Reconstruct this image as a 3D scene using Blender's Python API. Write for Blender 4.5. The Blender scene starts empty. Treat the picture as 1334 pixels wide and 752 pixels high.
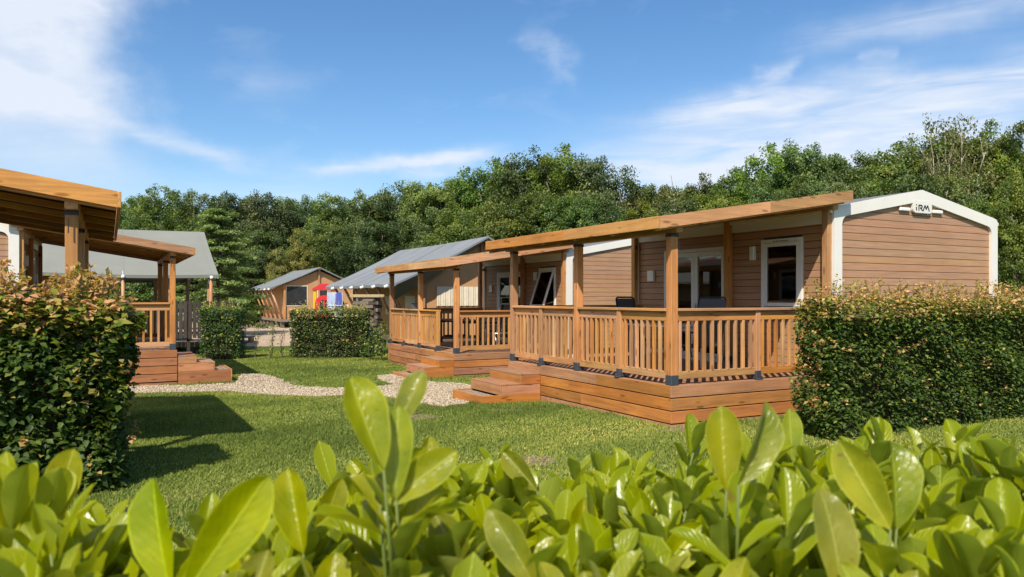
import bpy, bmesh, math, random
import numpy as np
from mathutils import Vector, Matrix
random.seed(7); rng = np.random.default_rng(11)
S = bpy.context.scene; COL = S.collection
PI = math.pi
# ---------------------------------------------------------------- camera
F, CX, HZ, EYE = 990.0, 667.0, 388.0, 1.72       # focal length and horizon in photo pixels, eye height
cam_d = bpy.data.cameras.new('camera'); cam = bpy.data.objects.new('camera', cam_d); COL.objects.link(cam)
cam_d.sensor_width = 36.0; cam_d.lens = 36.0*F/1334.0; cam_d.shift_y = (HZ-376.0)/1334.0
cam_d.clip_start = 0.05; cam_d.clip_end = 3000
cam.location = (0, 0, EYE); cam.rotation_euler = (PI/2, 0, 0)
cam_d.dof.use_dof = True; cam_d.dof.focus_distance = 11.0; cam_d.dof.aperture_fstop = 5.6
S.camera = cam
# ---------------------------------------------------------------- sun, sky, exposure
SUN_EL = math.radians(49.5)
sun_h = Vector((-0.24, -0.97, 0)).normalized()            # towards the sun, horizontally
sun_dir = Vector((sun_h.x*math.cos(SUN_EL), sun_h.y*math.cos(SUN_EL), math.sin(SUN_EL)))
sd = bpy.data.lights.new('sun', 'SUN'); sd.energy = 3.9; sd.angle = math.radians(0.53); sd.color = (1.0, 0.925, 0.80)
so = bpy.data.objects.new('sun', sd); COL.objects.link(so); so.location = (0, 0, 60)
so.rotation_euler = sun_dir.to_track_quat('Z', 'Y').to_euler()
W = bpy.data.worlds.new('World'); S.world = W; W.use_nodes = True
wt = W.node_tree; wn = wt.nodes; wl = wt.links
for n in list(wn): wn.remove(n)
def N(nodes, t, **kw):
    n = nodes.new(t)
    for k, v in kw.items(): setattr(n, k, v)
    return n
def M(nodes, links, op, a, b=None, c=None, clamp=False):
    n = nodes.new('ShaderNodeMath'); n.operation = op; n.use_clamp = clamp
    for i, v in enumerate((a, b, c)):
        if v is None: continue
        if isinstance(v, (int, float)): n.inputs[i].default_value = v
        else: links.new(v, n.inputs[i])
    return n.outputs[0]
def build_world():
    m = lambda op, a, b=None, c=None, clamp=False: M(wn, wl, op, a, b, c, clamp)
    sky = N(wn, 'ShaderNodeTexSky'); sky.sky_type = 'NISHITA'; sky.sun_disc = False
    sky.sun_elevation = SUN_EL; sky.sun_rotation = math.atan2(sun_dir.x, sun_dir.y)
    sky.air_density = 1.0; sky.dust_density = 0.55; sky.ozone_density = 3.0; sky.altitude = 50
    tc = N(wn, 'ShaderNodeTexCoord'); sep = N(wn, 'ShaderNodeSeparateXYZ'); wl.new(tc.outputs['Generated'], sep.inputs[0])
    x, y, z = sep.outputs
    az = m('MULTIPLY', m('ARCTAN2', x, y), 180/PI)
    el = m('MULTIPLY', m('ARCSINE', z), 180/PI)
    # wispy distortion of the angular coordinates
    comb = N(wn, 'ShaderNodeCombineXYZ'); wl.new(az, comb.inputs[0]); wl.new(el, comb.inputs[1])
    def noise(sx, sy, rot, scale, detail, rough, dist=0.0, off=0.0):
        mp = N(wn, 'ShaderNodeMapping'); mp.inputs['Scale'].default_value = (sx, sy, 1); mp.inputs['Rotation'].default_value = (0, 0, rot)
        mp.inputs['Location'].default_value = (off, off*1.7, off*.3)
        wl.new(comb.outputs[0], mp.inputs[0])
        nz = N(wn, 'ShaderNodeTexNoise'); nz.inputs['Scale'].default_value = scale; nz.inputs['Detail'].default_value = detail
        nz.inputs['Roughness'].default_value = rough; nz.inputs['Distortion'].default_value = dist
        wl.new(mp.outputs[0], nz.inputs['Vector']); return nz.outputs['Fac']
    warp = noise(1, 1.3, 0, 0.16, 4, .55)
    warp2 = noise(1, 1.0, 0, 0.13, 4, .55, 0, 31.0)
    azw = m('ADD', az, m('MULTIPLY', m('SUBTRACT', warp, .5), 9.0))
    elw = m('ADD', el, m('MULTIPLY', m('SUBTRACT', warp2, .5), 3.0))
    fibre = noise(.40, 2.6, math.radians(-14), 0.34, 8, .55, .6)
    soft = noise(.6, 1.5, math.radians(-12), 0.22, 7, .55, .3, 13.0)
    def A(px, py):
        a = math.atan2(px-CX, F); return math.degrees(a), math.degrees(math.atan((HZ-py)/F*math.cos(a)))
    tot = None
    # cirrus streaks: end points (photo direction), half-width in degrees, amount
    for (p0, p1, wdt, amp) in (((430, 218), (640, 200), .55, 1.1), ((520, 232), (600, 222), .45, .55), ((170, 168), (350, 212), .7, .55),
                               ((690, 30), (735, 100), .7, .28), ((870, 155), (1075, 118), 1.0, .85), ((985, 105), (1040, 78), .7, .55),
                               ((1050, 50), (1420, -18), 1.0, .50), ((1080, 118), (1420, 88), 1.2, .55), ((1130, 78), (1160, 72), .35, .3),
                               ((780, 215), (1400, 110), 2.6, .62), ((760, 262), (1500, 190), 3.4, .85), ((300, 105), (390, 120), 1.1, .16),
                               ((150, 252), (480, 250), 1.5, .32)):
        a0, e0 = A(*p0); a1, e1 = A(*p1)
        L = math.hypot(a1-a0, e1-e0); ca, sa = (a1-a0)/L, (e1-e0)/L; mx, my = (a0+a1)/2, (e0+e1)/2
        dx = m('SUBTRACT', azw, mx); dy = m('SUBTRACT', elw, my)
        u = m('DIVIDE', m('ADD', m('MULTIPLY', dx, ca), m('MULTIPLY', dy, sa)), L*.5)
        v = m('DIVIDE', m('ADD', m('MULTIPLY', dx, -sa), m('MULTIPLY', dy, ca)), wdt)
        u4 = m('POWER', m('ABSOLUTE', u), 3.0)
        g = m('POWER', 2.718, m('MULTIPLY', m('ADD', u4, m('MULTIPLY', v, v)), -1.0))
        g = m('MULTIPLY', g, amp)
        tot = g if tot is None else m('ADD', tot, g)
    # the large bank of thin cloud in the west
    ramp = N(wn, 'ShaderNodeMapRange', interpolation_type='SMOOTHSTEP'); wl.new(azw, ramp.inputs[0])
    ramp.inputs[1].default_value = -24.0; ramp.inputs[2].default_value = -29.5; ramp.inputs[3].default_value = 0; ramp.inputs[4].default_value = 1
    up = N(wn, 'ShaderNodeMapRange', interpolation_type='SMOOTHSTEP'); wl.new(elw, up.inputs[0])
    up.inputs[1].default_value = 6.0; up.inputs[2].default_value = 12.0
    bank = m('MULTIPLY', ramp.outputs[0], m('ADD', m('MULTIPLY', up.outputs[0], .75), .25))
    wisps = m('MULTIPLY', tot, m('ADD', m('MULTIPLY', m('SUBTRACT', fibre, .5), 2.0), .80), clamp=True)
    bankd = m('MULTIPLY', bank, m('ADD', m('MULTIPLY', m('SUBTRACT', soft, .5), 1.5), .82), clamp=True)
    gen = m('MULTIPLY', m('SUBTRACT', soft, .56), 1.3, clamp=True)
    fac = m('MINIMUM', m('ADD', m('ADD', wisps, bankd), m('MULTIPLY', gen, .45)), 0.93)
    mix = N(wn, 'ShaderNodeMix', data_type='RGBA'); wl.new(fac, mix.inputs[0])
    # deepen the clear-sky blue as the photo's polarised sky
    hs = N(wn, 'ShaderNodeHueSaturation'); hs.inputs['Saturation'].default_value = 1.20; hs.inputs['Value'].default_value = .86
    wl.new(sky.outputs[0], hs.inputs['Color'])
    wl.new(hs.outputs[0], mix.inputs[6]); mix.inputs[7].default_value = (4.55, 4.9, 5.5, 1)
    bg = N(wn, 'ShaderNodeBackground'); bg.inputs['Strength'].default_value = 0.113; wl.new(mix.outputs[2], bg.inputs['Color'])
    out = N(wn, 'ShaderNodeOutputWorld'); wl.new(bg.outputs[0], out.inputs[0])
build_world()
vs = S.view_settings; vs.view_transform = 'Standard'; vs.look = 'None'; vs.exposure = 0.69; vs.gamma = 1.0; vs.use_curve_mapping = False
S.render.engine = 'CYCLES'; S.cycles.max_bounces = 10; S.cycles.transparent_max_bounces = 12; S.cycles.caustics_reflective = False; S.cycles.caustics_refractive = False

# ---------------------------------------------------------------- helpers
def gz(Y):
    """the ground falls gently away beyond the lawn"""
    t = min(1.0, max(0.0, (Y-10.3)/6.2)); return -.165*t*t*(3-2*t)
def P(px, py):
    z = 0.0
    for _ in range(12): d = (EYE-z)*F/(py-HZ); z = gz(d)
    return Vector(((px-CX)/F*d, d, z))
def Xat(px, Y): return (px-CX)/F*Y
ANG = math.radians(28.0); R = Vector((math.cos(ANG), math.sin(ANG), 0)); L = Vector((-math.sin(ANG), math.cos(ANG), 0))
CORN = [(a, b, c) for a in (0, 1) for b in (0, 1) for c in (0, 1)]
class MB:
    def __init__(s, sx=1): s.v = []; s.f = []; s.sx = sx
    def _conv(s, vs, fs):
        """add a convex piece, faces turned outwards"""
        vs = [Vector((p[0]*s.sx, p[1], p[2])) for p in vs]
        c = sum(vs, Vector())/len(vs); b = len(s.v); s.v += [tuple(p) for p in vs]
        for f in fs:
            n = Vector()
            for i in range(len(f)):
                p, q = vs[f[i]]-c, vs[f[(i+1) % len(f)]]-c
                n += p.cross(q)
            fc = sum((vs[i] for i in f), Vector())/len(f)-c
            s.f.append([b+i for i in (f if n.dot(fc) >= 0 else f[::-1])])
        return s
    def box(s, x0, x1, y0, y1, z0, z1, c=0.0, mat=None):
        lo = (min(x0, x1), min(y0, y1), min(z0, z1)); hi = (max(x0, x1), max(y0, y1), max(z0, z1))
        if c <= 0:
            vs = [tuple((lo, hi)[k[i]][i] for i in range(3)) for k in CORN]
            fs = [[0, 1, 3, 2], [4, 5, 7, 6], [0, 1, 5, 4], [2, 3, 7, 6], [0, 2, 6, 4], [1, 3, 7, 5]]
        else:
            c = min(c, min(hi[i]-lo[i] for i in range(3))*.45)
            vs = []; idx = {}
            for k in CORN:
                for a in range(3):
                    p = [((lo, hi)[k[i]][i] if i == a else ((lo[i]+c) if k[i] == 0 else (hi[i]-c))) for i in range(3)]
                    idx[(k, a)] = len(vs); vs.append(tuple(p))
            fs = []
            for a in range(3):
                i, j = [q for q in range(3) if q != a]
                for sg in (0, 1):
                    q = []
                    for (u, w) in ((0, 0), (1, 0), (1, 1), (0, 1)):
                        k = [0, 0, 0]; k[a] = sg; k[i] = u; k[j] = w; q.append(idx[(tuple(k), a)])
                    fs.append(q)
                for u in (0, 1):
                    for w in (0, 1):
                        k0 = [0, 0, 0]; k0[i] = u; k0[j] = w; k1 = list(k0); k1[a] = 1
                        k0 = tuple(k0); k1 = tuple(k1)
                        fs.append([idx[(k0, i)], idx[(k1, i)], idx[(k1, j)], idx[(k0, j)]])
            for k in CORN: fs.append([idx[(k, 0)], idx[(k, 1)], idx[(k, 2)]])
        if mat is not None: vs = [tuple(mat @ Vector(p)) for p in vs]
        return s._conv(vs, fs)
    def prism(s, poly, axis, a0, a1):
        """convex polygon in the two other axes (in order), extruded along axis"""
        n = len(poly); vs = []
        for a in (a0, a1):
            for (p, q) in poly:
                t = [p, q]; t.insert(axis, a); vs.append(tuple(t))
        fs = [list(range(n)), list(range(n, 2*n))]+[[i, (i+1) % n, n+(i+1) % n, n+i] for i in range(n)]
        return s._conv(vs, fs)
    def bar(s, a, b, w, h=None, c=0.0, up=(0, 0, 1)):
        a = Vector(a); b = Vector(b); h = h or w; d = (b-a); Ln = d.length; d.normalize()
        u = Vector(up)
        if abs(d.dot(u)) > .98: u = Vector((1, 0, 0))
        sx_ = d.cross(u).normalized(); uz = sx_.cross(d)
        m = Matrix((sx_, d, uz)).transposed().to_4x4(); m.translation = a
        return s.box(-w/2, w/2, 0, Ln, -h/2, h/2, c, m)
    def tube(s, a, b, r0, r1=None, n=8):
        a = Vector(a); b = Vector(b); r1 = r0 if r1 is None else r1; d = (b-a).normalized()
        u = Vector((0, 0, 1)) if abs(d.z) < .9 else Vector((1, 0, 0))
        x = d.cross(u).normalized(); y = d.cross(x)
        vs = [tuple(a+(x*math.cos(2*PI*i/n)+y*math.sin(2*PI*i/n))*r0) for i in range(n)]+[tuple(b+(x*math.cos(2*PI*i/n)+y*math.sin(2*PI*i/n))*r1) for i in range(n)]
        fs = [list(range(n)), list(range(n, 2*n))]+[[i, (i+1) % n, n+(i+1) % n, n+i] for i in range(n)]
        return s._conv(vs, fs)
    def path(s, pts, r, n=8):
        for i in range(len(pts)-1): s.tube(pts[i], pts[i+1], r, r, n)
        return s
    def quad(s, *ps):
        b = len(s.v); s.v += [(p[0]*s.sx, p[1], p[2]) for p in ps]; s.f.append(list(range(b, b+len(ps)))); return s
    def mesh(s, name, mat, smooth=False):
        me = bpy.data.meshes.new(name); me.from_pydata(s.v, [], s.f); me.update()
        if mat: me.materials.append(mat)
        if smooth: me.shade_smooth()
        return me
def obj(name, me, parent=None, loc=None, label=None, cat=None, group=None, kind=None):
    o = bpy.data.objects.new(name, me); COL.objects.link(o)
    if parent: o.parent = parent
    if loc is not None: o.location = loc
    tag(o, label, cat, group, kind); return o
def tag(o, label=None, cat=None, group=None, kind=None):
    if label: o['label'] = label
    if cat: o['category'] = cat
    if group: o['group'] = group
    if kind: o['kind'] = kind
def thing(name, loc, rz, label, cat, group=None, zabs=False):
    loc = Vector(loc)
    if not zabs: loc.z += gz(loc.y)
    o = obj(name, None, None, loc, label, cat, group); o.rotation_euler = (0, 0, rz); o.empty_display_size = .2; return o
def part(name, mb, mat, parent, loc=None, label=None, smooth=False):
    return obj(name, mb.mesh(name, mat, smooth), parent, loc, label)

# ---------------------------------------------------------------- materials
def newmat(name):
    m = bpy.data.materials.new(name); m.use_nodes = True; nt = m.node_tree
    for n in list(nt.nodes): nt.nodes.remove(n)
    out = nt.nodes.new('ShaderNodeOutputMaterial'); b = nt.nodes.new('ShaderNodeBsdfPrincipled'); nt.links.new(b.outputs[0], out.inputs[0])
    return m, nt, b, out
def ramp(nt, fac, stops):
    r = nt.nodes.new('ShaderNodeValToRGB'); e = r.color_ramp.elements
    while len(e) > 1: e.remove(e[-1])
    for i, (p, c) in enumerate(stops):
        el = e[0] if i == 0 else e.new(p)
        el.position = p; el.color = (*c, 1)
    nt.links.new(fac, r.inputs[0]); return r.outputs[0]
def texco(nt, scale, rand=True):
    tc = nt.nodes.new('ShaderNodeTexCoord'); mp = nt.nodes.new('ShaderNodeMapping'); mp.inputs['Scale'].default_value = scale
    v = tc.outputs['Object']
    if rand:
        oi = nt.nodes.new('ShaderNodeObjectInfo'); ml = nt.nodes.new('ShaderNodeMath'); ml.operation = 'MULTIPLY'; ml.inputs[1].default_value = 37.0
        nt.links.new(oi.outputs['Random'], ml.inputs[0]); ad = nt.nodes.new('ShaderNodeVectorMath'); ad.operation = 'ADD'
        nt.links.new(v, ad.inputs[0]); nt.links.new(ml.outputs[0], ad.inputs[1]); v = ad.outputs[0]
    nt.links.new(v, mp.inputs[0]); return mp.outputs[0]
def noise(nt, vec, scale, detail=4, rough=.5, dist=0.0):
    n = nt.nodes.new('ShaderNodeTexNoise'); n.inputs['Scale'].default_value = scale; n.inputs['Detail'].default_value = detail
    n.inputs['Roughness'].default_value = rough; n.inputs['Distortion'].default_value = dist; nt.links.new(vec, n.inputs['Vector']); return n.outputs['Fac']
def bump(nt, b, h, strength, dist=.01):
    n = nt.nodes.new('ShaderNodeBump'); n.inputs['Strength'].default_value = strength; n.inputs['Distance'].default_value = dist
    nt.links.new(h, n.inputs['Height']); nt.links.new(n.outputs[0], b.inputs['Normal'])
def mixc(nt, fac, a, b, mode='MIX'):
    m = nt.nodes.new('ShaderNodeMix'); m.data_type = 'RGBA'; m.blend_type = mode
    for i, v in ((0, fac), (6, a), (7, b)):
        if isinstance(v, (int, float)): m.inputs[i].default_value = v
        elif isinstance(v, tuple): m.inputs[i].default_value = (*v, 1)
        else: nt.links.new(v, m.inputs[i])
    return m.outputs[2]
def objvary(nt, col, amt_v=.25, amt_h=.02, amt_s=.15):
    oi = nt.nodes.new('ShaderNodeObjectInfo'); hs = nt.nodes.new('ShaderNodeHueSaturation')
    def mr(a, b, mul):
        q = M(nt.nodes, nt.links, 'FRACT', M(nt.nodes, nt.links, 'MULTIPLY', oi.outputs['Random'], mul))
        return M(nt.nodes, nt.links, 'ADD', M(nt.nodes, nt.links, 'MULTIPLY', q, b-a), a)
    nt.links.new(mr(1-amt_v, 1+amt_v, 1.0), hs.inputs['Value']); nt.links.new(mr(.5-amt_h, .5+amt_h, 7.31), hs.inputs['Hue'])
    nt.links.new(mr(1-amt_s, 1+amt_s, 3.17), hs.inputs['Saturation']); nt.links.new(col, hs.inputs['Color']); return hs.outputs[0]
def wood(name, axis, c, dark=.62, rough=.6, knots=True, vary=.14, grey=0.0):
    m, nt, b, _ = newmat(name)
    sc = [14.0]*3; sc[axis] = .9
    v = texco(nt, tuple(sc)); g = noise(nt, v, 1.0, 8, .65, .9)
    sc2 = [60.0]*3; sc2[axis] = 2.5
    g2 = noise(nt, texco(nt, tuple(sc2)), 1.0, 4, .6)
    cd = tuple(x*dark for x in c); cl = tuple(min(1, x*1.22) for x in c)
    col = ramp(nt, g, [(.25, cd), (.5, c), (.72, cl)])
    col = mixc(nt, .35, col, ramp(nt, g2, [(.3, (.55,)*3), (.7, (1.25,)*3)]), 'MULTIPLY')
    big = noise(nt, texco(nt, (1.3, 1.3, 1.3)), 1.0, 4, .6)
    col = mixc(nt, .6, col, ramp(nt, big, [(.32, (.70, .66, .62)), (.65, (1.10, 1.08, 1.04))]), 'MULTIPLY')
    if knots:
        k = [9.0]*3; k[axis] = 2.4
        vo = nt.nodes.new('ShaderNodeTexVoronoi'); vo.inputs['Scale'].default_value = 1.0; nt.links.new(texco(nt, tuple(k)), vo.inputs['Vector'])
        kn = ramp(nt, vo.outputs['Distance'], [(.0, (.12, .06, .03)), (.11, (.32, .20, .13)), (.2, (1, 1, 1))])
        col = mixc(nt, .62, col, kn, 'MULTIPLY')
    if grey: col = mixc(nt, grey, col, (.30, .28, .25))
    col = objvary(nt, col, vary*1.35, .008, .12)
    nt.links.new(col, b.inputs['Base Color']); b.inputs['Roughness'].default_value = rough; b.inputs['Specular IOR Level'].default_value = .3
    bump(nt, b, g2, .25, .004); return m
PINE = (.53, .265, .104); SKIRT = (.43, .19, .078)
WX, WY, WZ = [wood('stained_pine_'+'xyz'[i], i, PINE) for i in range(3)]
SX, SY = [wood('stained_skirt_'+'xyz'[i], i, SKIRT) for i in range(2)]
DKX, DKY = [wood('deck_board_'+'xyz'[i], i, (.34, .16, .075), grey=.18) for i in range(2)]
OLDX, OLDY, OLDZ = [wood('weathered_timber_'+'xyz'[i], i, (.20, .165, .125), vary=.3, knots=False) for i in range(3)]
TENTW = wood('tent_pole_wood', 2, (.50, .27, .125))
FENCEZ = wood('grey_brown_paling', 2, (.07, .054, .045), knots=False)
def plain(name, c, rough=.5, metal=0.0, var=.12, scale=3.0, spec=.5, bmp=0.0, bs=60.0, rand=False):
    m, nt, b, _ = newmat(name)
    n = noise(nt, texco(nt, (1, 1, 1), rand), scale, 6, .6)
    col = ramp(nt, n, [(.3, tuple(x*(1-var) for x in c)), (.7, tuple(min(1, x*(1+var)) for x in c))])
    nt.links.new(col, b.inputs['Base Color']); b.inputs['Roughness'].default_value = rough; b.inputs['Metallic'].default_value = metal
    b.inputs['Specular IOR Level'].default_value = spec
    if bmp: bump(nt, b, noise(nt, texco(nt, (1, 1, 1), rand), bs, 3, .5), bmp, .004)
    return m
def siding(name, axis, c):
    m, nt, b, _ = newmat(name); sc = [45.0]*3; sc[axis] = 2.0
    g = noise(nt, texco(nt, tuple(sc)), 1.0, 6, .6)
    col = ramp(nt, g, [(.3, tuple(x*.82 for x in c)), (.7, tuple(x*1.14 for x in c))])
    st = noise(nt, texco(nt, (.8, .8, .5), False), 1.2, 5, .6)
    col = mixc(nt, .5, col, ramp(nt, st, [(.35, (.84, .82, .80)), (.65, (1.06, 1.06, 1.06))]), 'MULTIPLY')
    col = objvary(nt, col, .06, .006, .06); nt.links.new(col, b.inputs['Base Color']); b.inputs['Roughness'].default_value = .55
    b.inputs['Specular IOR Level'].default_value = .35; bump(nt, b, g, .3, .003); return m
SIDX, SIDY = siding('siding_x', 0, (.44, .25, .140)), siding('siding_y', 1, (.44, .25, .140))
WHITE = plain('white_trim', (.74, .71, .65), .45, var=.05, scale=1.5)
WHITEP = plain('white_plastic', (.78, .77, .74), .35, var=.04)
SHADOWGAP = plain('dark_batten', (.045, .03, .022), .8)
SLATE = plain('slate_grey_steel', (.060, .075, .098), .45, .3, .15, 20)
BLACKM = plain('black_metal', (.02, .02, .022), .4, .3)
SHEET = plain('brown_roof_sheet', (.075, .042, .030), .55, var=.25, scale=2)
ROOFC = plain('chalet_roof', (.16, .155, .15), .6, var=.2)
INTER = plain('interior_panel', (.32, .27, .21), .7)
CHAIRF = plain('chair_mesh_fabric', (.085, .088, .094), .75, var=.1, scale=30)
STEEL = plain('brushed_steel', (.55, .55, .54), .3, .9, .08, 12)
TANC = plain('tan_canvas', (.50, .285, .135), .85, var=.08, scale=1.3, spec=.2, bmp=.3, bs=9, rand=True)
BROWNC = plain('brown_canvas', (.46, .26, .13), .85, var=.08, scale=1.3, spec=.2, bmp=.3, bs=9, rand=True)
CREAMC = plain('cream_curtain', (.70, .62, .47), .85, var=.1, scale=5, spec=.2, bmp=.6, bs=8)
ROOFG = plain('grey_canvas', (.185, .20, .212), .7, var=.10, scale=.9, spec=.3, bmp=.35, bs=2.5)
ROOFO = plain('olive_grey_canvas', (.205, .210, .185), .75, var=.07, scale=.8, spec=.3, bmp=.3, bs=2.5)
SOFF = plain('dark_grey_canvas', (.155, .160, .140), .8, var=.1, spec=.2, bmp=.4, bs=4)
DARKGL = plain('dark_tent_window', (.03, .032, .034), .15, var=.3, scale=5)
RED = plain('red_plastic', (.62, .03, .04), .35, var=.08); YELLOW = plain('yellow_plastic', (.75, .45, .02), .35, var=.08)
BLUEC = plain('blue_cloth', (.06, .09, .38), .85); LBLUE = plain('pale_blue_cloth', (.38, .45, .60), .85); WHITEC = plain('white_cloth', (.75, .75, .74), .85)
BARK = plain('grey_brown_bark', (.13, .105, .08), .9, var=.4, scale=6, spec=.1, bmp=.8, bs=14); PALEBARK = plain('pale_bark', (.36, .31, .24), .9, var=.4, scale=5, spec=.1)
HEDGECORE = plain('hedge_core_dark', (.05, .036, .022), .95, var=.4, scale=25, spec=.05)  # for the hedge core: bark brown with the inner shade in its colour
STEM = plain('green_stem', (.11, .15, .02), .5, var=.2, scale=20)
LOGT = plain('weathered_lid', (.46, .36, .20), .8, var=.2, scale=12)
def glassmat():
    m, nt, b, out = newmat('window_glass'); nt.nodes.remove(b)
    fr = nt.nodes.new('ShaderNodeFresnel'); fr.inputs['IOR'].default_value = 1.62
    tr = nt.nodes.new('ShaderNodeBsdfTransparent'); tr.inputs[0].default_value = (.78, .82, .81, 1)
    gl = nt.nodes.new('ShaderNodeBsdfGlossy'); gl.inputs['Roughness'].default_value = .015
    n = noise(nt, texco(nt, (1, 1, 1), False), 1.6, 2); bp = nt.nodes.new('ShaderNodeBump'); bp.inputs['Strength'].default_value = .02; nt.links.new(n, bp.inputs['Height']); nt.links.new(bp.outputs[0], gl.inputs['Normal'])
    f2 = M(nt.nodes, nt.links, 'MULTIPLY', fr.outputs[0], 1.7, clamp=True)
    mx = nt.nodes.new('ShaderNodeMixShader'); nt.links.new(f2, mx.inputs[0]); nt.links.new(tr.outputs[0], mx.inputs[1]); nt.links.new(gl.outputs[0], mx.inputs[2])
    nt.links.new(mx.outputs[0], out.inputs[0]); return m
GLASS = glassmat()
def foliage(name, stops, trans=.35, rough=.5, spec=.35, tcol=1.5, vary=.16, hue=.012):
    """leaf colour from the per-leaf attribute 'tint'; thin leaves let light through"""
    m, nt, b, out = newmat(name)
    at = nt.nodes.new('ShaderNodeAttribute'); at.attribute_name = 'tint'
    col = ramp(nt, at.outputs['Fac'], stops)
    col = objvary(nt, col, vary, hue, .10)
    nt.links.new(col, b.inputs['Base Color']); b.inputs['Roughness'].default_value = rough; b.inputs['Specular IOR Level'].default_value = spec
    tr = nt.nodes.new('ShaderNodeBsdfTranslucent'); tc = mixc(nt, 1.0, col, (tcol*1.0, tcol*1.05, tcol*.45), 'MULTIPLY'); nt.links.new(tc, tr.inputs[0])
    mx = nt.nodes.new('ShaderNodeMixShader'); mx.inputs[0].default_value = trans
    nt.links.new(b.outputs[0], mx.inputs[1]); nt.links.new(tr.outputs[0], mx.inputs[2]); nt.links.new(mx.outputs[0], out.inputs[0]); return m
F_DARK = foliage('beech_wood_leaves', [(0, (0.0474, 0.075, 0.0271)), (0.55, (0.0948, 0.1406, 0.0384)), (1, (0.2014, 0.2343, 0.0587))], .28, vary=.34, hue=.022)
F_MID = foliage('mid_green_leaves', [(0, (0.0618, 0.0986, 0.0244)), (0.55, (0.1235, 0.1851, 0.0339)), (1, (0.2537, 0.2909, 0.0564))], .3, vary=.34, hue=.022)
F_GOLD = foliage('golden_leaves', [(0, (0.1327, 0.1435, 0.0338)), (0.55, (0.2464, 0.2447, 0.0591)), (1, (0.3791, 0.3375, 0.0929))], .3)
F_OLIVE = foliage('thin_crown_leaves', [(0, (0.0891, 0.0975, 0.033)), (0.55, (0.162, 0.165, 0.0525)), (1, (0.2592, 0.24, 0.0825))], .3)
F_LAYER = foliage('layered_tree_leaves', [(0, (0.0862, 0.144, 0.035)), (0.55, (0.1725, 0.252, 0.055)), (1, (0.2875, 0.372, 0.09))], .3)
F_HEDGE = foliage('beech_hedge_leaves', [(0, (0.022, 0.0504, 0.01)), (0.3, (0.0572, 0.1098, 0.016)), (0.52, (0.1265, 0.1848, 0.024)), (0.68, (0.264, 0.28, 0.04)), (0.82, (0.462, 0.3584, 0.09)), (1, (0.616, 0.3584, 0.16))], .3, .5, .25)
F_HEDGR = foliage('far_hedge_leaves', [(0, (0.0296, 0.0658, 0.0146)), (0.4, (0.0738, 0.136, 0.0245)), (0.65, (0.1849, 0.2523, 0.0327)), (0.8, (0.5421, 0.4826, 0.0653)), (1, (1.0349, 0.7458, 0.1471))], .25, .42, .4)
F_LAUR = foliage('laurel_inner_leaves', [(0, (.05, .10, .012)), (1, (.14, .22, .02))], .3, .3, .5)
GRASSM = foliage('grass_blades', [(0, (0.097, 0.1344, 0.0158)), (0.5, (0.2045, 0.2458, 0.0274)), (0.8, (0.3494, 0.3361, 0.0468)), (1, (0.5827, 0.4343, 0.1066))], .25, .65, .2)
def laurel():
    m, nt, b, out = newmat('laurel_leaf'); nd, lk = nt.nodes, nt.links
    uv = nd.new('ShaderNodeUVMap'); sp = nd.new('ShaderNodeSeparateXYZ'); lk.new(uv.outputs[0], sp.inputs[0]); u, v = sp.outputs[0], sp.outputs[1]
    au = M(nd, lk, 'ABSOLUTE', M(nd, lk, 'SUBTRACT', u, .5))
    rib = M(nd, lk, 'SUBTRACT', 1.0, M(nd, lk, 'DIVIDE', au, .035), clamp=True)
    edge = M(nd, lk, 'MULTIPLY', M(nd, lk, 'SUBTRACT', au, .455), 22.0, clamp=True)
    ph = M(nd, lk, 'SUBTRACT', M(nd, lk, 'MULTIPLY', v, 9.0), M(nd, lk, 'MULTIPLY', au, 7.0))
    tri = M(nd, lk, 'ABSOLUTE', M(nd, lk, 'SUBTRACT', M(nd, lk, 'FRACT', ph), .5))
    vein = M(nd, lk, 'SUBTRACT', 1.0, M(nd, lk, 'MULTIPLY', tri, 9.0), clamp=True)
    n = noise(nt, texco(nt, (1, 1, 1)), 2.2, 4)
    base = ramp(nt, n, [(.3, (.165, .205, .003)), (.7, (.315, .325, .004))])
    base = mixc(nt, M(nd, lk, 'MULTIPLY', vein, .28), base, (.33, .40, .04))
    base = mixc(nt, M(nd, lk, 'MULTIPLY', edge, .85), base, (.46, .48, .04))
    base = mixc(nt, M(nd, lk, 'MULTIPLY', rib, .85), base, (.48, .52, .07))
    spot = noise(nt, texco(nt, (1, 1, 1)), 9.0, 2, .5); base = mixc(nt, ramp(nt, spot, [(.70, (0, 0, 0)), (.74, (.75,)*3)]), base, (.16, .10, .02))
    ge = nd.new('ShaderNodeNewGeometry')
    under = mixc(nt, .5, base, (.20, .25, .05))
    col = mixc(nt, ge.outputs['Backfacing'], base, under); col = objvary(nt, col, .20, .015, .08)
    lk.new(col, b.inputs['Base Color']); b.inputs['Specular IOR Level'].default_value = .45
    lk.new(M(nd, lk, 'ADD', M(nd, lk, 'MULTIPLY', ge.outputs['Backfacing'], .33), M(nd, lk, 'MULTIPLY_ADD', n, .25, .16)), b.inputs['Roughness'])
    h = M(nd, lk, 'ADD', M(nd, lk, 'MULTIPLY', vein, -.35), M(nd, lk, 'MULTIPLY', M(nd, lk, 'ADD', rib, noise(nt, texco(nt, (1, 1, 1)), 7.0, 3)), .6))
    bump(nt, b, h, .28, .012)
    tr = nd.new('ShaderNodeBsdfTranslucent'); lk.new(mixc(nt, 1.0, col, (2.2, 1.85, .35), 'MULTIPLY'), tr.inputs[0])
    mx = nd.new('ShaderNodeMixShader'); mx.inputs[0].default_value = .38; lk.new(b.outputs[0], mx.inputs[1]); lk.new(tr.outputs[0], mx.inputs[2]); lk.new(mx.outputs[0], out.inputs[0])
    return m
LAUREL = laurel()
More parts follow.
